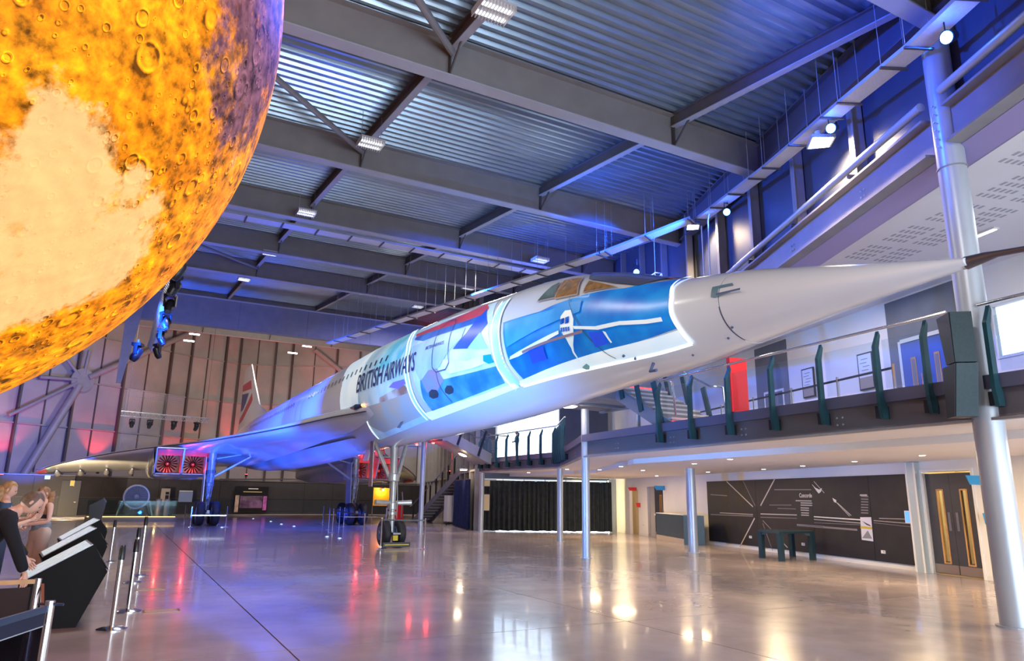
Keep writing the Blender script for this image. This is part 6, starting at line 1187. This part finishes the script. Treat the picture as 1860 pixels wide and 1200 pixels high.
def person(label, base, face, J, scale, skinc, hairc, garments, longhair=None, hands=()):
    """J: joint name -> local point (x forward, y left, z up). face: heading in radians."""
    r = thing('person', label, 'person', base); M_ = Matrix.Translation(base) @ Matrix.Rotation(face, 4, 'Z') @ Matrix.Scale(scale, 4); sk = mat('skin_tone_' + str(round(skinc[0], 2)), skinc, .5)
    j = {k: Vector(v) for k, v in J.items()}; mid = lambda a, c, t=.5: j[a].lerp(j[c], t)
    body = [[(j['pelvis'], .13), (j['waist'], .115), (j['chest'], .135), (j['neckb'], .075), (j['neck'], .052), (j['headc'], .06)]]
    for s_ in 'lr':
        body.append([(j['neckb'], .075), (j['sh' + s_], .058), (mid('sh' + s_, 'el' + s_), .047), (j['el' + s_], .038), (mid('el' + s_, 'wr' + s_, .35), .038), (j['wr' + s_], .025)])
        body.append([(j['pelvis'], .13), (j['hip' + s_], .092), (mid('hip' + s_, 'kn' + s_), .078), (j['kn' + s_], .056), (mid('kn' + s_, 'an' + s_, .3), .055), (j['an' + s_], .036), (j['to' + s_], .032)])
    me = skinmesh(body, 1); bm = bmesh.new(); bm.from_mesh(me); fw = j['look']; hb = headmesh(j['headc'] + Vector((0, 0, 0)), fw, j['hup'] if 'hup' in j else (0, 0, 1)); tmp = bpy.data.meshes.new('h'); hb.to_mesh(tmp); hb.free(); bm.from_mesh(tmp)
    for s_, d, pn in hands:
        hm = hand(j['wr' + s_], d, pn); bm.from_mesh(hm)
    me2 = bpy.data.meshes.new('body'); bm.to_mesh(me2); bm.free(); place('body', me2, M_, sk, r)
    up_ = j['hup'] if 'hup' in j else Vector((0, 0, 1)); hc = mat('hair_' + str(round(hairc[0], 3)), hairc, .55, 0, .35, 25)
    place('hair', hair_cap(j['headc'], fw, up_, 1.), M_, hc, r)
    ft = Vector(fw).normalized(); rt = ft.cross(Vector(up_)).normalized(); upn = rt.cross(ft)
    e = MB()
    for sd in (-1, 1): e.lathe(j['headc'] + ft * .086 + rt * .032 * sd + upn * .014, ft, [(0, .011), (.006, .009)], 8)
    ob = e.build('eyes', mat('eye_dark', (.03, .02, .02), .2), r); ob.data.transform(Matrix.Translation(wpos(r))); ob.data.transform(M_); ob.data.transform(Matrix.Translation(-wpos(r)))
    e = MB().bar(j['headc'] + ft * .092 - rt * .022 - upn * .062, j['headc'] + ft * .092 + rt * .022 - upn * .062, .008, .009); ob = e.build('mouth', mat('lip_tone', (.45, .14, .12), .4), r); ob.data.transform(Matrix.Translation(wpos(r))); ob.data.transform(M_); ob.data.transform(Matrix.Translation(-wpos(r)))
    if longhair: place('long_hair', skinmesh([[(Vector(p), q) for p, q in ch] for ch in longhair], 1), M_, hc, r)
    for nm, chains, mm in garments(j, mid): place(nm, skinmesh(chains, 1), M_, mm, r)
    return r
def shirt(j, mid, ex=.016, full=True, hem=0.):
    ch = [[(j['pelvis'] + (j['waist'] - j['pelvis']) * .2, .135 + ex), (j['waist'], .12 + ex), (j['chest'], .142 + ex), (j['neckb'], .078 + ex)]]
    for s_ in 'lr': ch.append([(j['neckb'], .078 + ex), (j['sh' + s_], .062 + ex), (mid('sh' + s_, 'el' + s_), .050 + ex), (j['el' + s_], .043 + ex)] + ([(mid('el' + s_, 'wr' + s_, .4), .041 + ex), (mid('el' + s_, 'wr' + s_, .93), .030 + ex)] if full else []))
    return ch
def trousers(j, mid, ex=.02):
    ch = []
    for s_ in 'lr': ch.append([(j['waist'], .112 + ex), (j['pelvis'], .125 + ex), (j['hip' + s_], .098 + ex), (mid('hip' + s_, 'kn' + s_), .085 + ex), (j['kn' + s_], .066 + ex), (mid('kn' + s_, 'an' + s_, .5), .062 + ex), (mid('kn' + s_, 'an' + s_, .97), .052 + ex)])
    return ch
def shoes(j, mid): return [[(j['an' + s_] + Vector((-.03, 0, -.03)), .045), (j['an' + s_] + Vector((.06, 0, -.045)), .043), (j['to' + s_] + Vector((.02, 0, 0)), .034)] for s_ in 'lr'][0], [[(j['anr'] + Vector((-.03, 0, -.03)), .045), (j['anr'] + Vector((.06, 0, -.045)), .043), (j['tor'] + Vector((.02, 0, 0)), .034)]][0]
STAND = dict(pelvis=(0, 0, .95), waist=(.0, 0, 1.10), chest=(.01, 0, 1.30), neckb=(0, 0, 1.46), neck=(.01, 0, 1.53), headc=(.03, 0, 1.65), shl=(0, .19, 1.42), shr=(0, -.19, 1.42), ell=(.02, .25, 1.14), elr=(.02, -.25, 1.14), wrl=(.2, .1, 1.08), wrr=(.2, -.1, 1.08), hipl=(0, .10, .90), hipr=(0, -.10, .90), knl=(.02, .11, .50), knr=(.02, -.11, .50), anl=(-.02, .12, .085), anr=(-.02, -.12, .085), tol=(.14, .13, .035), tor=(.14, -.13, .035), look=(1, 0, -.1))
# stooping man in black
mh = yplane(-13.3, 60, 905); man_base = Vector((mh.x - .50, mh.y - .07, 0))
LEAN = dict(STAND); LEAN.update(pelvis=(.06, 0, .92), waist=(.13, 0, 1.08), chest=(.25, 0, 1.25), neckb=(.34, 0, 1.36), neck=(.40, 0, 1.40), headc=(.50, -.02, 1.46), shl=(.30, .20, 1.30), shr=(.30, -.21, 1.28), ell=(.42, .24, 1.05), elr=(.42, -.27, 1.00), wrl=(.55, .16, .88), wrr=(.52, -.26, .76), hipl=(.06, .10, .88), hipr=(.06, -.10, .88), knl=(.04, .11, .5), knr=(.04, -.11, .5), look=(.75, -.1, -.65), hup=(.65, 0, .75))
def g_man(j, mid): s_ = shoes(j, mid); return [('jumper', shirt(j, mid, .022), mat('black_jumper', (.006, .008, .011), .9)), ('trousers', trousers(j, mid, .028), mat('beige_chinos', (.55, .43, .27), .7)), ('shoe', [s_[0]], mat('brown_shoe', (.09, .05, .03), .5)), ('shoe', [s_[1]], mat('brown_shoe', (.1, .1, .1), .5))]
person('man in black jumper and beige trousers stooping over the front kiosk', man_base, .18, LEAN, 1.0, (.72, .42, .30), (.13, .09, .06), g_man, hands=(('r', (.1, 0, -1), (-.5, 1, 0)), ('l', (.6, 0, -.8), (0, -1, 0))))
# woman behind him, hands raised
WOM = dict(STAND); WOM.update(ell=(.05, .24, 1.16), elr=(.10, -.23, 1.15), wrl=(.30, .05, 1.26), wrr=(.34, -.08, 1.24), look=(.9, -.2, -.35)); wl_ = [[((-.02, 0, 1.72), .075), ((-.07, 0, 1.62), .085), ((-.09, 0, 1.48), .07), ((-.10, 0, 1.32), .045)]]
person('fair-haired woman mostly hidden behind the stooping man, hands raised', Vector((-9.27, -10.6, 0)), .2, WOM, .965, (.75, .45, .34), (.42, .25, .11), lambda j, mid: [('top', shirt(j, mid, .014, False), mat('blue_denim_top', (.05, .10, .2), .8)), ('trousers', trousers(j, mid, .012), mat('dark_jeans', (.03, .05, .10), .8))], wl_, (('l', (.8, -.1, .6), (0, -1, .2)), ('r', (.8, .1, .5), (0, 1, .2))))
# young woman in grey off-shoulder cardigan
GIRL = dict(STAND); GIRL.update(ell=(.02, .24, 1.15), elr=(.05, -.24, 1.14), wrl=(.26, .02, 1.10), wrr=(.26, -.03, 1.02), headc=(.04, 0, 1.62), look=(.85, 0, -.5))
gl_ = [[((-.03, .0, 1.71), .07), ((-.07, .05, 1.58), .07), ((-.02, .10, 1.44), .055), ((.04, .12, 1.26), .035)], [((-.03, -.0, 1.71), .07), ((-.07, -.05, 1.58), .07), ((-.03, -.10, 1.44), .055), ((.05, -.12, 1.28), .035)]]
def g_girl(j, mid): s_ = shoes(j, mid); return [('vest_top', [[(j['waist'], .125), (j['chest'], .146), (j['chest'] + Vector((0, 0, .07)), .11)]], mat('black_vest', (.012, .01, .014), .8)), ('cardigan', [[(j['pelvis'] + Vector((0, 0, -.02)), .165), (j['waist'], .155), (j['waist'] + Vector((0, 0, .09)), .15)]] + [[(mid('sh' + s, 'el' + s, .55), .068), (j['el' + s], .062), (mid('el' + s, 'wr' + s), .056), (mid('el' + s, 'wr' + s, .9), .045)] for s in 'lr'], mat('grey_cardigan', (.22, .25, .32), .9, 0, .2, 20)), ('trousers', trousers(j, mid, .03), mat('cream_trousers', (.62, .48, .42), .8)), ('shoe', [s_[0]], mat('white_trainer', (.6, .6, .6), .5)), ('shoe', [s_[1]], mat('white_trainer', (.6, .6, .6), .5)), ('paper_cup', [[(j['wrr'] + Vector((.09, .05, .01)), .03), (j['wrr'] + Vector((.09, .05, .10)), .036)]], socket_m)]
person('long-haired girl in grey off-shoulder cardigan and cream trousers', Vector((-8.98, -8.2, 0)), PI + .55, GIRL, .955, (.78, .46, .36), (.33, .17, .08), g_girl, gl_, (('l', (.9, -.5, .1), (0, 0, -1)), ('r', (.9, .6, .1), (0, 0, 1))))
# small child in a yellow patterned dress
CH = dict(STAND); CH.update(headc=(.05, 0, 1.62), look=(.8, .1, -.4))
ym = mat('yellow_spotted_dress', (.80, .58, .03), .7); nt = ym.node_tree; v_ = nt.nodes.new('ShaderNodeTexVoronoi'); v_.inputs['Scale'].default_value = 5.5; tc_ = nt.nodes.new('ShaderNodeTexCoord'); rr_ = nt.nodes.new('ShaderNodeValToRGB'); rr_.color_ramp.interpolation = 'CONSTANT'; rr_.color_ramp.elements[0].color = (.015, .02, .02, 1); rr_.color_ramp.elements[1].position = .36; rr_.color_ramp.elements[1].color = (.80, .55, .03, 1)
nt.links.new(tc_.outputs['Object'], v_.inputs['Vector']); nt.links.new(v_.outputs['Distance'], rr_.inputs[0]); nt.links.new(rr_.outputs[0], nt.nodes['Principled BSDF'].inputs['Base Color'])
def g_child(j, mid): s_ = shoes(j, mid); return [('dress', [[(j['neckb'] + Vector((0, 0, -.05)), .12), (j['chest'], .16), (j['waist'], .17), (j['pelvis'], .23), (Vector((0, 0, .62)), .29)]] + [[(j['sh' + s], .075), (mid('sh' + s, 'el' + s, .6), .07)] for s in 'lr'], ym), ('shoe', [s_[0]], mat('blue_red_shoe', (.03, .08, .35), .5)), ('shoe', [s_[1]], mat('blue_red_shoe', (.03, .08, .35), .5))]
person('small child in yellow and black patterned dress between the adults', Vector((-9.20, -6.3, 0)), -.6, CH, .60, (.76, .46, .34), (.25, .14, .07), g_child, [[((-.04, 0, 1.72), .08), ((-.09, 0, 1.55), .07), ((-.10, 0, 1.40), .04)]], (('l', (.8, 0, -.2), (0, -1, 0)), ('r', (.8, 0, -.2), (0, 1, 0))))

# ---------------------------------------------------------------- far structure seen beside the truss
cx0, cx1 = V((-12, 20.3), (6, 20.3), 247, 560), V((-12, 20.3), (6, 20.3), 215, 695)
MB().add([cx0 + Vector((-.42, -.15, .4)), cx0 + Vector((.42, -.15, .4)), cx0 + Vector((.42, .15, .4)), cx0 + Vector((-.42, .15, .4)), cx1 + Vector((-.12, -.1, 0)), cx1 + Vector((.12, -.1, 0)), cx1 + Vector((.12, .1, 0)), cx1 + Vector((-.12, .1, 0))], [(0, 1, 2, 3), (7, 6, 5, 4), (0, 4, 5, 1), (1, 5, 6, 2), (2, 6, 7, 3), (3, 7, 4, 0)]).build('tapered_hanger', steel, ceil)
r = thing('roof_brace_tube', 'short red-lit diagonal tube high on the far wall above the fuselage', 'brace', V((1.2, 51.2), (6, 49.3), 632, 684)); MB().tube([V((1.2, 51.2), (6, 49.3), 574, 636), V((1.2, 51.2), (6, 49.3), 640, 690)], .25, 12).build('brace_tube', steel, r)
spot('red_brace_wash', V((1, 44), (9, 42), 600, 700), V((1.2, 51.2), (6, 49.3), 600, 655), 60, 500, RED, .7)
spot('red_brace_wash', V((-8, 36), (-2, 36), 260, 760), V((-15.7, 41.6), (-3.9, 49.4), 270, 640), 50, 1200, RED, .7)
SIT = dict(STAND)
P = Vector((8.35, 6.9, 3.40)); person('small distant figure on the balcony against the bright window', P, 2.6, SIT, .74, (.4, .25, .2), (.05, .04, .03), lambda j, mid: [('coat', shirt(j, mid, .03), mat('navy_coat', (.02, .03, .07), .8)), ('trousers', trousers(j, mid, .012), mat('dark_jeans', (.03, .05, .10), .8))], None, (('l', (.8, 0, -.2), (0, -1, 0)), ('r', (.8, 0, -.2), (0, 1, 0))))
